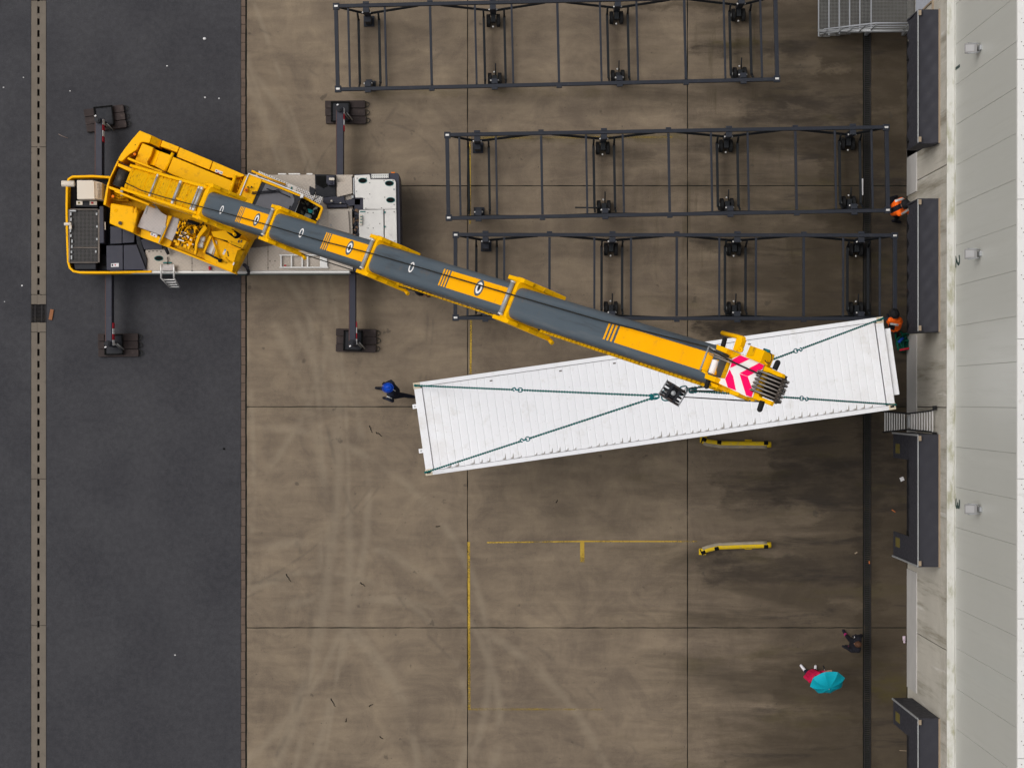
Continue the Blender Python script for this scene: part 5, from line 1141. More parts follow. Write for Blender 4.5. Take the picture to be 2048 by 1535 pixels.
# collars with side plates, top rollers, stripes and ring emblems
def collar(i, s1, w, d, vt, wc, m=Y_):
    out = [(x, y) for x, y in profile(w + .17, d + .14, vt + .005, .11, wc)]; inn = [(x, y) for x, y in profile(w - .085, d - .06, vt - .075, .12, wc)]
    n = len(out); vs = []
    for s_ in (s1 - .18, s1 + .06):
        vs += [BP(s_, x, y) for x, y in out] + [BP(s_, x, y) for x, y in inn]
    fs = []
    for k in range(n):
        l = (k + 1) % n
        fs += [(k, l, n + l, n + k), (2 * n + k, 3 * n + k, 3 * n + l, 2 * n + l), (k, 2 * n + k, 2 * n + l, l), (n + k, n + l, 3 * n + l, 3 * n + k)]
    c_ = MB().add(vs, fs).build('boom_collar', m, cr, .012)
    for sg_ in (-1, 1):
        x_ = wc + sg_ * (w / 2 + .075)
        MB().box((s1 - .16, x_, vt - .14), (.60, .075, .22), M=BM).build('collar_ear', m, c_, .012)
        sp2 = [(s1 - .10, vt - .02), (s1 + .09, vt - .02), (s1 + .09, vt - .72), (s1 + .05, vt - 1.0), (s1 - .06, vt - 1.0), (s1 - .10, vt - .8)]
        MB().loft([[BP(a_, x_ + o_, b_) for a_, b_ in sp2] for o_ in (-.045, .045)]).build('collar_side_plate', m, c_, .014)
        for k in range(5): MB().tube([BP(s1 + .055, x_ - sg_ * .03, vt - .14 - .15 * k), BP(s1 + .085, x_ - sg_ * .03, vt - .14 - .15 * k)], .018, 8).build('collar_bolt', YD, c_)
        MB().box((s1 + .07, x_ - sg_ * .005, vt - .60), (.06, .075, .20), M=BM).build('guide_block', YD, c_, .01)
    MB().box((s1 + .085, wc + .01, vt - .075), (.05, .09, .06), M=BM).build('rope_guide', m, c_, .01)
    if i > 0:
        ro = MB().tube([BP(s1 - .06, wc - .285, vt + .05), BP(s1 - .06, wc + .285, vt + .05)], .043, 12).build('rope_roller', MA['galv'], c_)
        for sg_ in (-1, 1): MB().tube([BP(s1 - .06, wc + sg_ * .285, vt + .05), BP(s1 - .06, wc + sg_ * .315, vt + .05)], .05, 12).build('roller_end', MA['alu'], ro)
    MB().tube([BP(s1 + .05, wc - w / 2 - .09, vt - 1.0), BP(s1 + .13, wc - w / 2 - .13, vt - 1.03)], .040, 10).build('cable_pulley', m, c_)
for i, (s0, s1, w, d, vt, wc) in enumerate(SEC[:4]): collar(i, s1, w, d, vt, wc)
def topq(name, m, par, s0, s1, w0, w1, vt): MB().box(((s0 + s1) / 2, (w0 + w1) / 2, vt + .002), (s1 - s0, abs(w1 - w0), .004), M=BM).build(name, m, par)
def ellipse(par, s_, w, a, b, vt, col, name, a2=0, b2=0):
    n = 32; o = [BP(s_ + a * math.cos(2 * math.pi * k / n), w + b * math.sin(2 * math.pi * k / n), vt) for k in range(n)]
    if not a2:
        MB().add(o, [tuple(range(n))]).build(name, col, par); return
    q = [BP(s_ + a2 * math.cos(2 * math.pi * k / n), w + b2 * math.sin(2 * math.pi * k / n), vt) for k in range(n)]
    MB().add(o + q, [(k, (k + 1) % n, n + (k + 1) % n, n + k) for k in range(n)]).build(name, col, par)
def ring_emblem(par, px, py, vt, wc, plain=False):
    s_, w = bl(px, py, vt)
    if plain: ellipse(par, s_, w, .105, .105, vt + .004, MA['chevwhite'], 'ring_emblem', .058, .075)
    else:
        ellipse(par, s_, w, .165, .155, vt + .0055, MA['boom'], 'emblem_disc'); ellipse(par, s_, w, .115, .108, vt + .0075, MA['chevwhite'], 'ring_emblem', .055, .065); ellipse(par, s_, w, .035, .04, vt + .0075, MA['black'], 'emblem_core')
ST = [(1, z3(55, 590)[0], None)]
def stripes(i, bars, y0, y1, wlo, whi):
    s0, s1, w, d, vt, wc = SEC[i]
    for k in range(3): topq('stripe', MA['decal_yellow'], secs[i], bars[k], bars[k] + .052, wlo, whi, vt)
    topq('yellow_panel', MA['decal_yellow'], secs[i], y0, y1, wlo, whi, vt)
def sS(t, x, y, i): return bl(*t(x, y), SEC[i][4])[0]
b1 = sS(z3, 85, 520, 1); stripes(1, [b1 - .06, b1 + .04, b1 + .14], b1 + .25, 10.82, -.19, .19)
b2_ = sS(z3, 905, 765, 2); stripes(2, [b2_ - .03, b2_ + .077, b2_ + .184], b2_ + .30, 16.42, -.185, .185)
b3 = sS(z4, 1000, 465, 3); stripes(3, [b3 - .03, b3 + .08, b3 + .19], b3 + .31, 22.58, -.165, .165)
b4 = bl(1216, 657, -.04)[0]; stripes(4, [b4 - .03, b4 + .085, b4 + .20], b4 + .33, 29.3, -.18, .11)
ring_emblem(secs[1], *z2(1648, 430), SEC[1][4], 0, True); ring_emblem(secs[1], *z3(258, 572), SEC[1][4], 0)
ring_emblem(secs[2], *z3(685, 700), SEC[2][4], 0, True); ring_emblem(secs[2], *z3(1150, 843), SEC[2][4], 0)
ring_emblem(secs[3], *z4(750, 387), SEC[3][4], 0, True); ring_emblem(secs[3], *z4(1305, 556), SEC[3][4], 0)
# hydraulic luffing ram below the boom
MB().tube([W(505, 468, 2.2), BP(4.6, 0, -1.0)], .17, 16).build('luffing_cylinder', Y_, cr); MB().tube([BP(3.4, 0, -1.35), BP(5.6, 0, -.9)], .11, 12).build('luffing_rod', MA['steel'], cr)
for sg_ in (-1, 1): MB().box(tuple(BP(.3, .05 + sg_ * .47, -.3)), (1.0, .06, .9), rz=math.atan2(bd.y, bd.x)).build('boom_pivot_plate', Y_, cr, .015)
# rope along the boom
def bp_px(px, py, v): s_, w = bl(px, py, v); return BP(s_, w, v)
rp = [W(*a1(480, 1120), 2.72), bp_px(283, 381, .2), bp_px(330, 395, .19), bp_px(456, 427.5, .13), bp_px(543, 452, .10), bp_px(640, 481, .10), bp_px(749.7, 508.6, .09), bp_px(880, 547, .08), bp_px(1018.4, 587.7, .07), bp_px(1199, 640, .07), bp_px(1415.6, 694, .10), bp_px(1462, 722, .14), bp_px(1523, 750, .12)]
MB().tube(rp, .013, 6).build('hoist_rope', MA['rope'], cr)
cb = [bp_px(*z3(690, 900), -.8), bp_px(*z3(1140, 1045), -.8), bp_px(798.7, 573, -.8), bp_px(862, 591, -.78), bp_px(1030.6, 642.6, -.75), bp_px(1082, 661, -.72), bp_px(1219, 705, -.7), bp_px(1406, 766, -.6)]
MB().tube(cb, .011, 6).build('sensor_cable', MA['rope'], cr)
m = MB()                                              # cable chain along the lower side of the outer section
for k in range(44):
    s_ = 23.6 + k * .13; m.box((s_, -.345, -.42), (.10, .045, .07), M=BM)
m.build('cable_carrier', YD, secs[4], kind='stuff')
m = MB()
for k in range(30): m.box((17.4 + k * .18, -.345, -.48), (.13, .03, .06), M=BM)
m.build('cable_carrier', YD, secs[3], kind='stuff')

# ---------------- boom head
def hb_(t, pts, v): 
    out = []
    for x, y in pts:
        s_, w = bl(*t(x, y), v); out.append((s_, w))
    return out
def hprism(name, m, pts, v0, v1, par=None, bevel=.006, t=z5):
    q = hb_(t, pts, v0); n = len(q)
    ar = sum(a[0] * b[1] - b[0] * a[1] for a, b in zip(q, q[1:] + q[:1]))
    if ar < 0: q.reverse()
    vs = [BP(a, b, v0) for a, b in q] + [BP(a, b, v1) for a, b in q]
    fs = [tuple(range(n)), tuple(range(2 * n - 1, n - 1, -1))] + [(k, n + k, n + (k + 1) % n, (k + 1) % n) for k in range(n)]
    return MB().add(vs, fs).build(name, m, par or cr, bevel)
hp = hprism('boom_head', Y_, [(590, 672), (720, 615), (1035, 755), (872, 1222), (775, 1205), (335, 1000), (372, 935), (490, 955)], 0, -.16)
hprism('boom_head_web', Y_, [(560, 640), (640, 610), (740, 660), (600, 1110), (500, 1060), (335, 1000), (372, 935), (490, 955)], -.16, -.55)
hprism('head_pocket', YD, [(345, 530), (500, 600), (592, 672), (490, 958), (360, 930), (215, 880), (330, 560)], -.16, -.5)
hprism('head_cheek', Y_, [(372, 478), (530, 535), (500, 600), (362, 545)], .10, -.5); hprism('head_cheek', Y_, [(213, 880), (368, 935), (335, 1000), (200, 948)], .10, -.5)
hprism('head_cheek', YD, [(505, 545), (575, 560), (720, 615), (590, 672), (500, 598)], .0, -.5)
dcl = hprism('chevron_plate', MA['chevwhite'], [(592, 676), (720, 620), (1031, 760), (870, 1216), (778, 1200), (352, 995), (378, 942), (490, 956)], .012, .001, None, 0)
for pts in ([(588, 690), (702, 626), (830, 682), (560, 806)], [(552, 826), (600, 925), (640, 1120), (528, 1078), (490, 960)], [(692, 880), (965, 737), (1030, 768), (1008, 820), (802, 922)], [(690, 888), (804, 926), (880, 1140), (858, 1213), (782, 1188)]):
    hprism('pink_chevron', MA['pink'], pts, .016, .0125, dcl, 0)
hprism('pink_chevron', MA['pink'], [(515, 548), (572, 562), (507, 604)], .006, .001, None, 0); hprism('pink_chevron', MA['pink'], [(352, 990), (376, 942), (392, 1012)], .016, .0125, dcl, 0)
hprism('sheave_frame', Y_, [(1042, 775), (1292, 885), (1282, 935), (1230, 925), (1085, 865), (1045, 890), (950, 1165), (965, 1200), (1140, 1268), (1110, 1325), (870, 1225)], .03, -.03, None, .008)
hprism('sheave_well', MA['pit'], [(1080, 870), (1240, 915), (1120, 1240), (955, 1180)], -.14, -.3, None, 0)
sc_, wA = bl(*z5(1180, 920), -.12); sB, wB = bl(*z5(1075, 1215), -.12); sc_ -= .03; sB -= .03
for k in range(6):
    w = wA + (wB - wA) * (k + .3) / 5.6; s_ = (sc_ + sB) / 2
    sh = MB().tube([BP(s_, w - .017, -.12), BP(s_, w + .017, -.12)], .235, 26).build('sheave', MA['darksteel'], cr)
    MB().tube([BP(s_, w - .005, -.12), BP(s_, w + .005, -.12)], .246, 26).build('sheave_rim', MA['sheavesteel'], sh)
for k in range(6): 
    w = wA + (wB - wA) * (k + .5) / 6; MB().tube([BP((sc_ + sB) / 2 + .27, w, -.10), BP((sc_ + sB) / 2 + .33, w, -.12)], .014, 6).build('rope_keeper', MA['darksteel'], cr)
MB().tube([BP((sc_ + sB) / 2 + .25, wA + .05, -.13), BP((sc_ + sB) / 2 + .25, wB - .05, -.13)], .03, 8).build('keeper_bar', MA['darksteel'], cr)
def bumper(p, q, v, r_=.042):
    a, b = bp_px(*z5(*p), v), bp_px(*z5(*q), v); d = (b - a)
    m_ = MB().tube([a, a + d * .8], r_, 14); m_.ball(a + d * .8, r_ * 1.0, 14, 8); m_.build('rubber_buffer', MA['rubber'], cr)
bumper((455, 520), (492, 380), .05, .036); bumper((265, 950), (222, 1095), .05, .036); bumper((1180, 830), (1236, 708), .05, .040); bumper((1012, 1270), (965, 1412), .05, .040)
MB().tube([bp_px(*z5(452, 318), -.1), bp_px(*z5(670, 372), -.05), bp_px(*z5(752, 400), -.02)], .034, 12).build('jib_pin_tube', Y_, cr)
hprism('jib_bracket', Y_, [(650, 375), (735, 395), (690, 520), (640, 575), (595, 555)], .0, -.08)
MB().tube([bp_px(*z5(705 + 25 * math.cos(a), 550 + 25 * math.sin(a)), .0) for a in [2 * math.pi * i / 12 for i in range(12)]], .022, 6, closed=True).build('jib_lug', Y_, cr)
hprism('sensor_box', Y_, [(838, 490), (1040, 562), (972, 735), (770, 650)], .10, -.1)
hprism('sensor_box_lid', YD, [(838, 494), (918, 528), (880, 640), (790, 628)], .11, .10, None, .004)
MB().tube([bp_px(*z5(1035, 550), .05), bp_px(*z5(1110, 575), .05)], .02, 8).build('cable_plug', MA['hookteal'], cr)
MB().tube([bp_px(*z5(x, y), .03) for x, y in ((1105, 575), (1140, 625), (1142, 690), (1110, 745), (1070, 735), (1040, 690))], .007, 5).build('sensor_lead', MA['rope'], cr)
MB().tube([bp_px(*z5(1000, 640), .0), bp_px(*z5(1060, 690), .0), bp_px(*z5(1075, 770), .0)], .02, 6).build('lead_hook', Y_, cr)
MB().tube([bp_px(*z5(265, 508), .14), bp_px(*z5(140, 842), .14)], .014, 8).build('rope_guard', MA['galv'], cr); MB().tube([bp_px(*z5(140, 830), .1), bp_px(*z5(240, 885), .1)], .018, 6).build('guard_arm', Y_, cr); MB().tube([bp_px(*z5(265, 510), .1), bp_px(*z5(350, 560), .1)], .016, 6).build('guard_arm', MA['galv'], cr)
MB().tube([bp_px(*z5(362, 700), -.02), bp_px(*z5(300, 890), -.02)], .055, 14).build('head_roller', MA['chevwhite'], cr, .01); MB().tube([bp_px(*z5(395, 700), -.05), bp_px(*z5(335, 905), -.05)], .035, 12).build('head_roller', Y_, cr)
for p, q in (((275, 590), (590, 715)), ((265, 612), (580, 738)), ((262, 575), (590, 695))): MB().tube([bp_px(*z5(*p), .05), bp_px(*z5(*q), .03)], .007, 6).build('guide_rod', MA['sheavesteel'], cr)
rr = random.Random(4); m = MB()
for k in range(16): m.box(tuple(bp_px(*z5(650 + k * 15 + rr.uniform(-6, 6), 1150 + k * 6 + rr.uniform(-8, 8)), -.1)), (.05, .05, .08), rz=rr.random() * 3)
for k in range(8): m.box(tuple(bp_px(*z5(320 + k * 34 + rr.uniform(-6, 6), 1020 + k * 16 + rr.uniform(-8, 8)), -.1)), (.06, .06, .1), rz=rr.random() * 3)
m.build('head_fitting', YD, cr, kind='stuff')
hprism('head_lug', Y_, [(560, 1110), (690, 1150), (660, 1200), (545, 1165)], .02, -.2); hprism('head_lug', Y_, [(285, 1000), (390, 1045), (370, 1090), (300, 1060)], .02, -.2)
# rope falls to the hook block
tip = BP((sc_ + sB) / 2, 0, -.35)
for (px, py), w in (((1367.5, 793.5), wB), ((1370, 776.5), wA), ((1352, 780), (wA + wB) / 2)):
    q = W(px, py, 13.25); p = BP((sc_ + sB) / 2 + .1, w, -.33); MB().tube([q, p], .012, 6).build('rope_fall', MA['rope'], cr)

# ================================================================== CONTAINER SUPPORT FRAMES
def make_frame():
    """Local frame: x along 0..12.36, y across 0..-2.44, top of the frame at 1.2 m."""
    t = thing('container_frame', 'x', 'support frame', (0, 0, 0), 'black container support frames on the yard')
    FL, FW, FH = 12.36, 2.44, 1.20
    fm, fl = MA['frame'], MA['frame_low']
    def mk(name, m, mb, par=t, bev=.006): return mb.build(name, m, par, bev)
    for y in (-.06, -FW + .06): mk('long_beam', fm, MB().box((FL / 2, y, FH - .07), (FL - .26, .098, .13)))
    for x in (.06, FL - .06): mk('end_beam', fm, MB().box((x, -FW / 2, FH - .072), (.105, FW - .26, .13)))
    for x in (.07, FL - .07):
        for y in (-.07, -FW + .07):
            c = mk('corner_casting', fm, MB().box((x, y, FH - .06), (.178, .178, .13)))
            mk('twistlock', MA['alu'], MB().box((x, y, FH + .012), (.10, .055, .022)), c)
    ST_ = [.898, 4.43, 7.91, 11.36]
    for x in (2.68, 6.225, 9.76):
        mk('cross_beam', fm, MB().box((x, -FW / 2, FH - .075), (.068, FW - .25, .10)))
        for y in (.012, -FW - .012): mk('beam_clamp', fm, MB().box((x, y, FH - .06), (.15, .05, .12)))
    for i, s in enumerate(ST_):
        for dx in (-.50, .52): 
            if abs(s + dx - FL) < .3: continue
            mk('cross_bar', fm, MB().box((s + dx, -FW / 2, FH - .075), (.056, FW - .25, .085)))
        for dx in (-.27, .31): mk('tie_bar', fl, MB().box((s + dx, -FW / 2, .42), (.068, FW - .62, .09)))
        for sy in (0, 1):
            sg = -1 if sy == 0 else 1                         # inward direction
            y0 = -.06 if sy == 0 else -FW + .06
            mk('beam_clamp', fm, MB().box((s, y0 - sg * .07, FH - .05), (.17, .07, .12)))
            lg = mk('leg', fm, MB().box((s, y0 + sg * .13, (FH + .3) / 2), (.17, .14, FH - .3)))
            for dx in (-.1, .1): mk('leg_bolt', MA['alu'], MB().ball((s + dx, y0 + sg * .17, 1.02), .028, 8, 6), lg, 0)
            for dx in (-.27, .31): mk('tie_bracket', fl, MB().tube([(s + dx, y0 + sg * .28, .42), (s + dx, y0 + sg * .14, .75)], .03, 6), lg, 0)
            if i == 0:
                mk('foot_post', fm, MB().box((s, y0 + sg * .24, .32), (.17, .22, .5)), lg); mk('foot_plate', fm, MB().box((s, y0 + sg * .24, .03), (.30, .30, .05)), lg)
            else:
                mk('axle_block', fl, MB().box((s, y0 + sg * .28, .33), (.13, .26, .24)), lg)
                for dx in (-.14, .14):
                    wl_ = mk('wheel', MA['rubber'], MB().tube([(s + dx - .055, y0 + sg * .33, .19), (s + dx - .03, y0 + sg * .33, .19), (s + dx + .03, y0 + sg * .33, .19), (s + dx + .055, y0 + sg * .33, .19)], .185, 20), t, .02)
                    mk('hub', MA['galv'], MB().tube([(s + dx - .06, y0 + sg * .33, .19), (s + dx + .06, y0 + sg * .33, .19)], .05, 10), wl_, 0)
                if sy: mk('steering_handle', fl, MB().tube([(s + .03, y0 + sg * .4, .38), (s + .03, y0 + sg * .72, .55)], .018, 6), lg, 0)
                mk('spindle', MA['alu'], MB().ball((s - .01, y0 + sg * .52, .3), .03, 8, 6), lg, 0)
            for x1 in ((s - .74 if i == 0 else s - 1.45), (s + .82 if i == 3 else s + 1.45)):
                mk('diagonal_brace', fl, MB().tube([(s + (.08 if x1 > s else -.08), y0 + sg * .10, .50), (x1, y0 + sg * .02, FH - .16)], .035, 4, smooth=False), t, 0)
    return t
f0 = make_frame()
spots = [((667, 7.5), (1553, -13), 'black container support frame at the top edge of the yard, cut by the picture edge'),
         ((889.5, 265), (1773, 249.5), 'middle black container support frame, with an orange-vested worker at its right end'),
         ((906.5, 464.5), (1799, 466), 'black container support frame beside the white container, crossed by the crane boom')]
frames = [f0] + [copy_tree(f0) for _ in spots[1:]]
for o, ((x0, y0), (x1, y1), lb) in zip(frames, spots):
    p, q = W(x0, y0, 1.2), W(x1, y1, 1.2); o.location = (p.x, p.y, 0); o.rotation_euler = (0, 0, math.atan2(q.y - p.y, q.x - p.x)); o['label'] = lb
# the middle frame has one long steering bar swung out
sb = MB().tube([W(1150, 415, .45), W(1190, 415.5, .42), W(1204, 417, .40)], .02, 6).build('steering_bar', MA['frame_low'])
tag(sb, 'thin black steel bar lying against the wheels of the middle frame', 'steel bar'); own_base(sb)

# ================================================================== WHEEL GUIDES
def guide(pts, label, flip):
    t = thing('wheel_guide', label, 'wheel guide', tuple(W(*pts[2], 0)), 'yellow lorry wheel guides between the docks')
    P = [W(x, y, .28) for x, y in pts]
    # dense path with a kink
    path = []
    for a, b in zip(P, P[1:]):
        for k in range(6): path.append(a.lerp(b, k / 6))
    path.append(P[-1])
    tb_ = MB().tube(path, .085, 14).build('guide_tube', MA['guide'], t)
    # scraped flank
    d = Vector((0, -1 if not flip else 1, 0))
    MB().tube([p + d * .062 + Vector((0, 0, .030)) for p in path[1:-1]], .060, 10).build('scraped_flank', MA['scraped'], tb_)
    for f_ in (.06, .46, .95):
        k = f_ * (len(path) - 1); i = min(int(k), len(path) - 2); a = path[i].lerp(path[i + 1], k - i); u = (path[i + 1] - path[i]).normalized()
        MB().tube([a - u * .06 - d * .012, a + u * .06 - d * .012], .088, 14).build('black_band', MA['pit'], t)
    for f_ in (.1, .8):
        a = path[int(f_ * (len(path) - 1))]
        MB().box((a.x, a.y - d.y * .02, .13), (.12, .1, .26)).build('foot', MA['guide'], t, .006); MB().box((a.x, a.y - d.y * .04, .012), (.2, .18, .02)).build('foot_plate', MA['guide'], t)
guide([(1405, 880.5), (1416, 884), (1442, 887.5), (1490, 888), (1542, 888.5)], 'yellow wheel guide with black bands, close below the white container', False)
guide([(1403, 1102.5), (1414, 1098), (1436, 1092.5), (1490, 1090.5), (1542, 1089)], 'yellow wheel guide with black bands, alone on the open concrete', True)

# ================================================================== PEOPLE
def ortho(d):
    a = d.cross(Vector((0, 0, 1)));
    if a.length < 1e-3: a = Vector((1, 0, 0))
    a.normalize(); return a, a.cross(d).normalized()
def person(label, J, cloth, base, head_face, hair=None, hat=None, fold=None):
    """J: joints in metres. One continuous body (limbs lofted, fused into one surface), coloured by the nearest limb."""
    t = thing('person', label, 'person', base)
    segs = []
    def seg(a, b, ra, rb, zone): segs.append((Vector(a), Vector(b), ra, rb, zone))
    pv_, ch_, nk = J['pelvis'], J['chest'], J['neck']
    side = (J['sh'][0] - J['sh'][1]).normalized()
    for s_ in (-1, 1):
        seg(pv_ + side * s_ * .06, ch_ + side * s_ * .09, .115, .12, 'torso')
    seg(pv_, ch_, .13, .13, 'torso'); seg(ch_, nk, .12, .075, 'torso'); seg(nk, J['head'] - (J['head'] - nk).normalized() * .06, .055, .055, 'skin')
    seg(J['sh'][0], J['sh'][1], .085, .085, 'torso')
    for i in (0, 1):
        seg(J['sh'][i], J['el'][i], .072, .054, 'arm'); seg(J['el'][i], J['wr'][i], .054, .036, 'arm')
        hd = (J['wr'][i] - J['el'][i]).normalized(); a, b = ortho(hd)
        palm = J['wr'][i] + hd * .085; seg(J['wr'][i], palm, .036, .038, 'hand')
        curl = -b * .02
        for k, (off, ln) in enumerate(((-.027, .062), (-.009, .078), (.009, .082), (.027, .070))):
            r0 = palm + a * off; m1 = r0 + hd * ln * .55 + curl * .5; seg(r0, m1, .0105, .010, 'hand'); seg(m1, m1 + hd * ln * .4 + curl * 1.4, .010, .009, 'hand')
        th = J['wr'][i] + hd * .03 + a * .03; seg(th, th + hd * .045 + a * .035 + curl, .012, .010, 'hand')
        hip = J['hip'][i]; seg(pv_, hip, .11, .10, 'leg'); seg(hip, J['kn'][i], .098, .068, 'leg'); seg(J['kn'][i], J['an'][i], .066, .048, 'leg')
        if fold: seg(J['kn'][i].lerp(J['an'][i], .72), J['an'][i], .055, .05, fold)
        seg(J['an'][i], J['to'][i], .046, .040, 'shoe'); seg(J['an'][i] + (J['an'][i] - J['to'][i]).normalized() * .05 - Vector((0, 0, .02)), J['to'][i], .042, .040, 'shoe')
    m = MB(); nh = 20
    for a, b, ra, rb, z in segs:
        if (b - a).length < 1e-4: continue
        m.tube([a, b], ra, 10, r2=rb); m.ball(a, ra * .995, 10, 8); m.ball(b, rb * .995, 10, 8)
    hc = J['head']; f_ = head_face.normalized(); s_, _ = ortho(f_); u_ = s_.cross(f_)
    HM = Matrix((f_, s_, u_)).transposed()
    m.ball(hc, (.098, .078, .118), 16, 12, HM); m.ball(hc + f_ * .098 - u_ * .012, (.020, .013, .022), 8, 6, HM)
    m.ball(hc + f_ * .05 - u_ * .07, (.045, .045, .045), 8, 6, HM)
    for q in (-1, 1): m.ball(hc + s_ * q * .08 - u_ * .01, (.025, .012, .034), 8, 6, HM)
    me = m.mesh('body_raw', MA['skin']); tmp = bpy.data.objects.new('tmp', me); COL.objects.link(tmp)
    rm = tmp.modifiers.new('r', 'REMESH'); rm.mode = 'VOXEL'; rm.voxel_size = .0105; rm.use_smooth_shade = True
    sm = tmp.modifiers.new('s', 'SMOOTH'); sm.iterations = 4; sm.factor = .45
    bpy.context.view_layer.update()
    body = bpy.data.meshes.new_from_object(tmp.evaluated_get(bpy.context.evaluated_depsgraph_get())); bpy.data.objects.remove(tmp)
    zones = ['torso', 'arm', 'hand', 'leg', 'shoe', 'skin'] + ([fold] if fold else [])
    body.materials.clear()
    for z in zones: body.materials.append(MA[cloth.get(z, 'skin')] if z not in ('magenta',) else MA['magenta'])
    n = len(body.polygons); cen = np.empty(n * 3); body.polygons.foreach_get('center', cen); cen = cen.reshape(-1, 3)
    best = np.full(n, 1e9); mi = np.zeros(n, int)
    for a, b, ra, rb, z in segs + [(hc, hc + u_ * .001, .10, .10, 'skin')]:
        A, B = np.array(a), np.array(b); d = B - A; L2 = max(d @ d, 1e-9); tt = np.clip((cen - A) @ d / L2, 0, 1)
        ds = np.linalg.norm(cen - (A + tt[:, None] * d), axis=1) - (ra + (rb - ra) * tt)
        k = ds < best; best[k] = ds[k]; mi[k] = zones.index(z)
    extra = cloth.get('paint')
    if extra:
        for mat_name, fn in extra:
            body.materials.append(MA[mat_name]); k = fn(cen, mi, zones); mi[k] = len(body.materials) - 1
    body.polygons.foreach_set('material_index', mi.astype(np.int32)); body.polygons.foreach_set('use_smooth', np.ones(n, bool))
    body.transform(Matrix.Translation(-Vector(base)))
    bo = bpy.data.objects.new('body', body); COL.objects.link(bo); bo.parent = t
    for q in (-1, 1): MB().ball(hc + f_ * .088 + s_ * q * .032 + u_ * .012, (.010, .014, .010), 8, 6, HM).build('eye', MA['pit'], t)
    MB().ball(hc + f_ * .084 - u_ * .055, (.012, .026, .007), 8, 6, HM).build('mouth', MA['red'], t)
    if hair:
        mh = MB(); mh.ball(hc + u_ * .016 - f_ * .014, (.106, .090, .118), 18, 12, HM); mh.build('hair', MA[hair], t)
    if hat == 'beanie':
        mh = MB(); mh.ball(hc + u_ * .035 - f_ * .008, (.112, .095, .112), 18, 12, HM); mh.build('knit_cap', MA['darkhair'], t)
    if hat in ('helmet', 'dark_helmet'):
        HMAT = MA['helmet'] if hat == 'helmet' else MA['darkhair']
        mh = MB(); mh.ball(hc + u_ * .050, (.142, .122, .105), 22, 14, HM); hel = mh.build('helmet', HMAT, t)
        mb2 = MB(); n = 22
        ringp = [hc + u_ * .035 + f_ * (.150 * math.cos(a) + (.03 if math.cos(a) > .3 else 0)) + s_ * .128 * math.sin(a) for a in [2 * math.pi * k / n for k in range(n)]]
        mb2.tube(ringp, .010, 6, closed=True); mb2.build('helmet_brim', HMAT, hel)
        MB().tube([hc + u_ * .152 - f_ * .09, hc + u_ * .160, hc + u_ * .150 + f_ * .09], .014, 8).build('helmet_ridge', HMAT, hel)
        for q in (-.012, .012) if hat == 'helmet' else (): MB().box(tuple(hc + u_ * .10 - s_ * .085 + f_ * q * 1.6), (.018, .018, .018)).build('helmet_sticker', MA['paper'], hel)
    return t
V = Vector
# 1 worker with the blue helmet
S = lambda x, y, h: W(x, y, h)
def stripe_h(lo, hi, zone='torso', idx=2):
    return lambda c, mi, zs: (mi == zs.index(zone)) & (c[:, idx] > lo) & (c[:, idx] < hi)
def strip_px(x0, y0, x1, y1, wpx, zmin, zonesel=('torso', 'arm')):
    """a reflective band sewn across the back: between two plan points, above zmin"""
    def fn(c, mi, zs):
        z = H - c[:, 2]; u = NX + c[:, 0] * F / z; v = NY - c[:, 1] * F / z
        d = np.array((x1 - x0, y1 - y0), float); L_ = np.linalg.norm(d); d /= L_
        a = (u - x0) * d[0] + (v - y0) * d[1]; b = np.abs(-(u - x0) * d[1] + (v - y0) * d[0])
        ok = np.isin(mi, [zs.index(q) for q in zonesel])
        return ok & (a > 0) & (a < L_) & (b < wpx / 2) & (c[:, 2] > zmin)
    return fn
person('person in dark blue workwear and a bright blue helmet walking at the container end',
       dict(pelvis=S(791, 785.5, .96), chest=S(783, 780, 1.33), neck=S(779, 777, 1.47), head=S(777.5, 775, 1.58),
            sh=[S(784, 767.5, 1.38), S(779, 791, 1.36)], el=[S(782, 762.5, 1.14), S(785, 801, 1.12)], wr=[S(771, 766, 1.0), S(772, 797, .98)],
            hip=[S(790, 780, .92), S(794, 790, .92)], kn=[S(770, 777.5, .56), S(808, 790, .52)], an=[S(763, 776.5, .12), S(826, 793, .15)], to=[S(752, 775.5, .05), S(815, 793, .05)]),
       dict(torso='cloth_navy', arm='cloth_navy', hand='cloth_black', leg='cloth_navy', shoe='cloth_black', skin='skin',
            paint=[('reflect', strip_px(763, 788, 784, 796.5, 1.6, 1.0)), ('reflect', strip_px(786, 778, 791, 782, 1.6, 1.0))]),
       (W(788, 785, 0).x, W(788, 785, 0).y, 0), V((-1, -.1, -.35)), None, 'helmet')
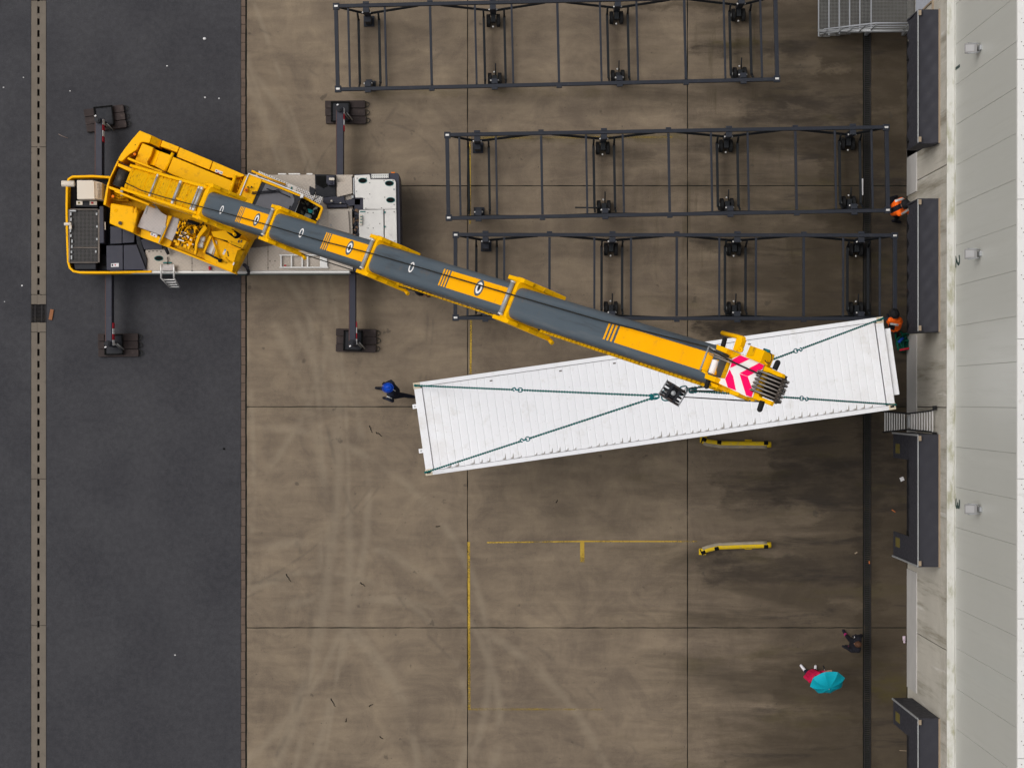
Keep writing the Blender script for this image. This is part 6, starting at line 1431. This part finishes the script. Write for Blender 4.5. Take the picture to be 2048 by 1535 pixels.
# 2 orange vest at the right end of the middle frame, leaning over towards the dock
person('person in orange hi-vis vest and dark helmet bending at the middle frame',
       dict(pelvis=S(1786, 420, .92), chest=S(1797, 413.5, 1.16), neck=S(1804, 410.5, 1.26), head=S(1809, 408.5, 1.33),
            sh=[S(1793, 404.5, 1.27), S(1799, 427, 1.24)], el=[S(1803, 398, 1.12), S(1814, 421.5, 1.05)], wr=[S(1811, 401, .98), S(1819, 428, .92)],
            hip=[S(1783, 414, .90), S(1789, 427, .90)], kn=[S(1786, 400, .52), S(1795, 434, .50)], an=[S(1783, 396, .10), S(1789, 442, .10)], to=[S(1793, 392.5, .05), S(1800, 444, .05)]),
       dict(torso='hivis', arm='hivis', hand='skin', leg='cloth_black', shoe='cloth_black', skin='skin',
            paint=[('cloth_black', strip_px(1779, 423, 1815, 405, 10, .9, ('torso',))), ('reflect', strip_px(1790, 402, 1808, 397, 4.4, 1.0)), ('reflect', strip_px(1803, 429, 1818, 418, 4.4, .9))]),
       (W(1789, 421, 0).x, W(1789, 421, 0).y, 0), V((1, .35, -.7)), None, 'dark_helmet')
# 3 orange jacket guiding the container corner
person('person in orange hi-vis jacket and dark helmet at the container corner',
       dict(pelvis=S(1789, 655, .95), chest=S(1791, 643, 1.30), neck=S(1790.5, 634, 1.47), head=S(1789, 628.5, 1.60),
            sh=[S(1781, 640, 1.40), S(1798, 639, 1.40)], el=[S(1776.5, 644, 1.15), S(1799.5, 652, 1.15)], wr=[S(1776, 636, 1.10), S(1793, 661, 1.02)],
            hip=[S(1785, 655, .92), S(1793, 656, .92)], kn=[S(1781, 650, .52), S(1792, 648, .52)], an=[S(1783, 651, .10), S(1793, 656, .10)], to=[S(1782, 641, .05), S(1793, 646, .05)]),
       dict(torso='hivis', arm='hivis', hand='cloth_black', leg='cloth_black', shoe='cloth_black', skin='skin',
            paint=[('reflect', strip_px(1780, 647, 1797, 650, 4.2, 1.0)), ('cloth_black', strip_px(1777, 652, 1790, 655, 11, .85))]),
       (W(1789, 653, 0).x, W(1789, 653, 0).y, 0), V((-.25, .9, -.5)), None, 'dark_helmet')
# 4 half hidden below the boom
person('person in black with brown hair half hidden under the crane boom',
       dict(pelvis=S(838, 573, .96), chest=S(843, 578, 1.32), neck=S(850, 583, 1.46), head=S(856.5, 588, 1.56),
            sh=[S(848, 573, 1.40), S(838, 582, 1.38)], el=[S(852, 570, 1.12), S(839, 588, 1.14)], wr=[S(860, 576, 1.0), S(845, 589, 1.02)],
            hip=[S(841, 570, .92), S(834, 576, .92)], kn=[S(840, 570, .5), S(833, 574, .5)], an=[S(838, 568, .1), S(830, 573, .1)], to=[S(847, 573, .05), S(839, 579, .05)]),
       dict(torso='cloth_black', arm='cloth_black', hand='skin', leg='cloth_black', shoe='cloth_black', skin='skin', paint=[]),
       (W(836, 572, 0).x, W(836, 572, 0).y, 0), V((.75, -.55, -.6)), 'hair')
# 5 black clothes, holding a phone
person('person in black with brown hair and magenta socks holding a white phone by the drain',
       dict(pelvis=S(1707, 1288, .94), chest=S(1713, 1289, 1.30), neck=S(1715, 1288.5, 1.46), head=S(1715.5, 1287.5, 1.60),
            sh=[S(1716, 1299, 1.38), S(1717.5, 1277.5, 1.38)], el=[S(1703, 1300.5, 1.16), S(1722, 1270.5, 1.16)], wr=[S(1694.5, 1296, 1.14), S(1716, 1271, 1.18)],
            hip=[S(1706, 1294, .92), S(1707, 1283, .92)], kn=[S(1700, 1295, .52), S(1699, 1277, .50)], an=[S(1700, 1293, .1), S(1691, 1268, .12)], to=[S(1691, 1291, .05), S(1686.5, 1260, .05)]),
       dict(torso='cloth_black', arm='cloth_black', hand='cloth_black', leg='cloth_black', shoe='cloth_black', skin='skin', magenta='magenta'),
       (W(1699, 1283, 0).x, W(1699, 1283, 0).y, 0), V((-1, .15, -.25)), 'hair', None, 'magenta')
ph = MB().box((0, 0, .006), (.075, .15, .012)).build('phone', MA['paper']); ph.location = S(1713.5, 1274.5, 1.20); ph.rotation_euler = (R(8), R(-10), R(85))
tag(ph, 'white phone held by the person in black near the drain', 'phone')
# 6 red jacket under the umbrella
person('person in a red jacket, dark jeans and white shoes under the cyan umbrella',
       dict(pelvis=S(1622, 1347, .93), chest=S(1629, 1352.5, 1.28), neck=S(1632, 1355, 1.43), head=S(1633.5, 1357, 1.56),
            sh=[S(1621, 1359, 1.36), S(1638, 1348, 1.36)], el=[S(1610.5, 1352.5, 1.10), S(1641, 1343.5, 1.12)], wr=[S(1617, 1349, 1.12), S(1652.5, 1342.2, 1.22)],
            hip=[S(1618, 1349, .90), S(1627, 1344, .90)], kn=[S(1614, 1343, .50), S(1629, 1341, .48)], an=[S(1611, 1341, .10), S(1630.5, 1340, .10)], to=[S(1602, 1330, .05), S(1631, 1331.5, .05)]),
       dict(torso='redcloth', arm='redcloth', hand='skin', leg='jeans', shoe='shoe', skin='skin'),
       (W(1617, 1342, 0).x, W(1617, 1342, 0).y, 0), V((-.6, .7, -.1)), 'hair')
um = thing('umbrella', 'open cyan umbrella tilted over the person in the red jacket', 'umbrella', tuple(S(1655, 1343, 1.2)))
an = V((.10, -.80, .80)).normalized(); uc = S(1655, 1363.5, 1.62); ue = V((1, -.16, 0)); ue = (ue - an * ue.dot(an)).normalized(); uw = an.cross(ue)
nr = 8; ru = .495
def up_(k, f_, sag=0):                                   # k rib index (float), f 0..1 from crown to rim
    a = 2 * math.pi * (k + .5) / nr; return uc + (ue * math.cos(a) + uw * math.sin(a)) * ru * math.sin(f_ * 1.25) / math.sin(1.25) + an * (.20 * (math.cos(f_ * 1.25) - math.cos(1.25)) / (1 - math.cos(1.25)) - sag)
for k in range(nr):
    vs = []; 
    for j in range(7):
        for q in range(5):
            f_ = j / 6; w = q / 4; p = up_(k, f_).lerp(up_(k + 1, f_), w); p -= an * .022 * f_ * 4 * w * (1 - w); c0 = (1 - .015 * 4 * w * (1 - w) * (j == 6)); vs.append(uc + (p - uc) * c0)
    fs = [(j * 5 + q, (j + 1) * 5 + q, (j + 1) * 5 + q + 1, j * 5 + q + 1) for j in range(6) for q in range(4)]
    MB().add(vs, fs, True).build('canopy_panel', MA['umbrella'], um)
    MB().tube([up_(k, j / 6, .006) for j in range(7)], .004, 5).build('rib', MA['galv'], um)
MB().tube([uc + an * .25, uc - an * .55], .008, 6).build('shaft', MA['galv'], um); MB().tube([uc - an * .46, uc - an * .57], .016, 8).build('handle', MA['black'], um); MB().tube([uc + an * .2, uc + an * .235], .012, 8, r2=.006).build('tip', MA['umbrella'], um)

# ================================================================== LOOSE THINGS
def loose(name, label, cat, mb, m, group=None, bev=0):
    o = mb.build(name, m, None, bev); own_base(o); tag(o, label, cat, group); return o
hp_ = thing('strap_heap', 'heap of dark green lifting straps with a blue cloth behind the container end', 'straps', tuple(W(1806, 683, 0)))
rr = random.Random(31)
for k in range(13):
    c_ = W(1806 + rr.uniform(-9, 8), 682 + rr.uniform(-13, 13), 0); a0 = rr.random() * 6; pts = []
    for j in range(9): a = a0 + j * .55; r_ = .09 + .05 * rr.random(); pts.append(c_ + V((r_ * math.cos(a), r_ * 1.3 * math.sin(a), .05 + .022 * k + .03 * math.sin(j * 1.3))))
    MB().tube(pts, .030, 6).build('strap', MA['net'], hp_)
MB().tube([W(1797, 685, .5), W(1802, 679, .5), W(1806, 676, .46)], .045, 8).build('cloth', MA['blue'], hp_)
loose('red_bar', 'short red steel bar lying towards the wall below the green straps', 'steel bar', MB().tube([W(1799, 700, .35), W(1828, 694.5, .35)], .032, 8).tube([W(1828, 694.5, .35), W(1831, 693.8, .35)], .036, 8).box(tuple(W(1803, 699, .18)), (.06, .06, .36)), MA['red'])
loose('spirit_level', 'white and blue level resting beside the dock drain', 'level', MB().box(tuple(W(1723.5, 374, .03)), (.075, .47, .05)), MA['paper'])
loose('paper_sheet', 'small white sheet of paper on the ground in front of dock 3', 'paper', MB().box(tuple(W(1804, 957.5, .02)), (.11, .11, .012), rz=.4), MA['paper'])
loose('plastic_bottle', 'pale pink bottle lying at the foot of the wall', 'bottle', MB().tube([W(1808, 1271, .05), W(1808.5, 1280, .05)], .045, 10).tube([W(1808.5, 1280, .05), W(1809, 1285, .05)], .03, 10), paint('pale_pink', (.55, .45, .52), .4))
loose('foam_block', 'cream foam block at the top corner of the lowest dock shelter', 'foam block', MB().box(tuple(W(1820, 1397, .1)), (.14, .07, .1), rz=.1), MA['cream'], bev=.02)
loose('orange_stick', 'orange stick on the ground in front of dock 3', 'stick', MB().box(tuple(W(1787, 1021, .012)), (.12, .022, .02), rz=-.6), MA['rustorange'])
loose('orange_chip', 'small orange chip lying on the dark drain', 'chip', MB().box(tuple(W(1738.5, 1124, .02)), (.025, .08, .02), rz=.1), MA['rustorange'])
loose('wood_chip', 'small tan wood chip left of the drain', 'chip', MB().box(tuple(W(1712, 1105, .012)), (.08, .03, .02), rz=.5), MA['timber'])
loose('rusty_plank', 'short rust-brown plank on the asphalt right of the drain grate', 'plank', MB().box(tuple(W(102.5, 629, .02)), (.10, .30, .04), rz=-.17), MA['rust'], bev=.006)
loose('orange_cloth', 'small orange cloth at the wall under dock 2', 'cloth', MB().ball(tuple(W(1820, 580, .08)), (.08, .12, .08), 8, 6), MA['hivis'])
loose('pale_stick', 'thin pale stick at the bottom right in front of the lowest dock', 'stick', MB().box(tuple(W(1806, 1500, .012)), (.2, .018, .018), rz=-.05), MA['timber'])
loose('twig', 'thin pale twig on the asphalt left of the counterweight', 'twig', MB().tube([W(117, 268, .012), W(124, 272, .02), W(136, 276.5, .012)], .010, 5), paint('dry_twig', (.22, .17, .15), .9))
gl_ = 'white litter specks scattered on the asphalt'
for k, (x, y, s_) in enumerate([(409, 77.5, .05), (334, 132, .025), (410, 195, .03), (438, 197, .025), (47, 155, .02), (7, 175, .025), (140, 182, .02), (44, 571, .028), (350, 1309, .025), (448, 897, .04), (9, 603, .016)]):
    loose('litter_speck', 'tiny white litter speck lying on the dark asphalt' if k != 9 else 'tiny black rubber scrap on the asphalt left of the pavers', 'litter', MB().ball(tuple(W(x, y, s_ * .3)), (s_, s_ * .8, s_ * .35), 8, 5), MA['paper'] if k != 9 else MA['pit'], gl_ if k != 9 else None)
gs_ = 'black tyre rubber scraps on the open concrete'
rr = random.Random(77)
for k, (x, y, L_, a) in enumerate([(577, 1155, .26, -1.0), (666, 1404, .26, -1.1), (742, 1409, .13, .6), (763, 1474, .12, -.5), (725, 1168, .18, -.7), (692, 1439, .1, 1.4), (876, 1052, .12, .2), (1114, 1002, .1, 1.2), (742, 858, .22, -1.1), (758, 868, .2, -.5)]):
    m = MB(); c_ = W(x, y, .006); u = V((math.cos(a), math.sin(a), 0)); p = []
    for j in range(7): p.append(c_ + u * L_ * (j / 6 - .5) + V((-u.y, u.x, 0)) * rr.uniform(-.015, .015))
    m.tube(p, .016, 5, r2=.008)
    loose('rubber_scrap', 'small black shred of tyre rubber on the concrete', 'rubber scrap', m, MA['pit'], gs_)
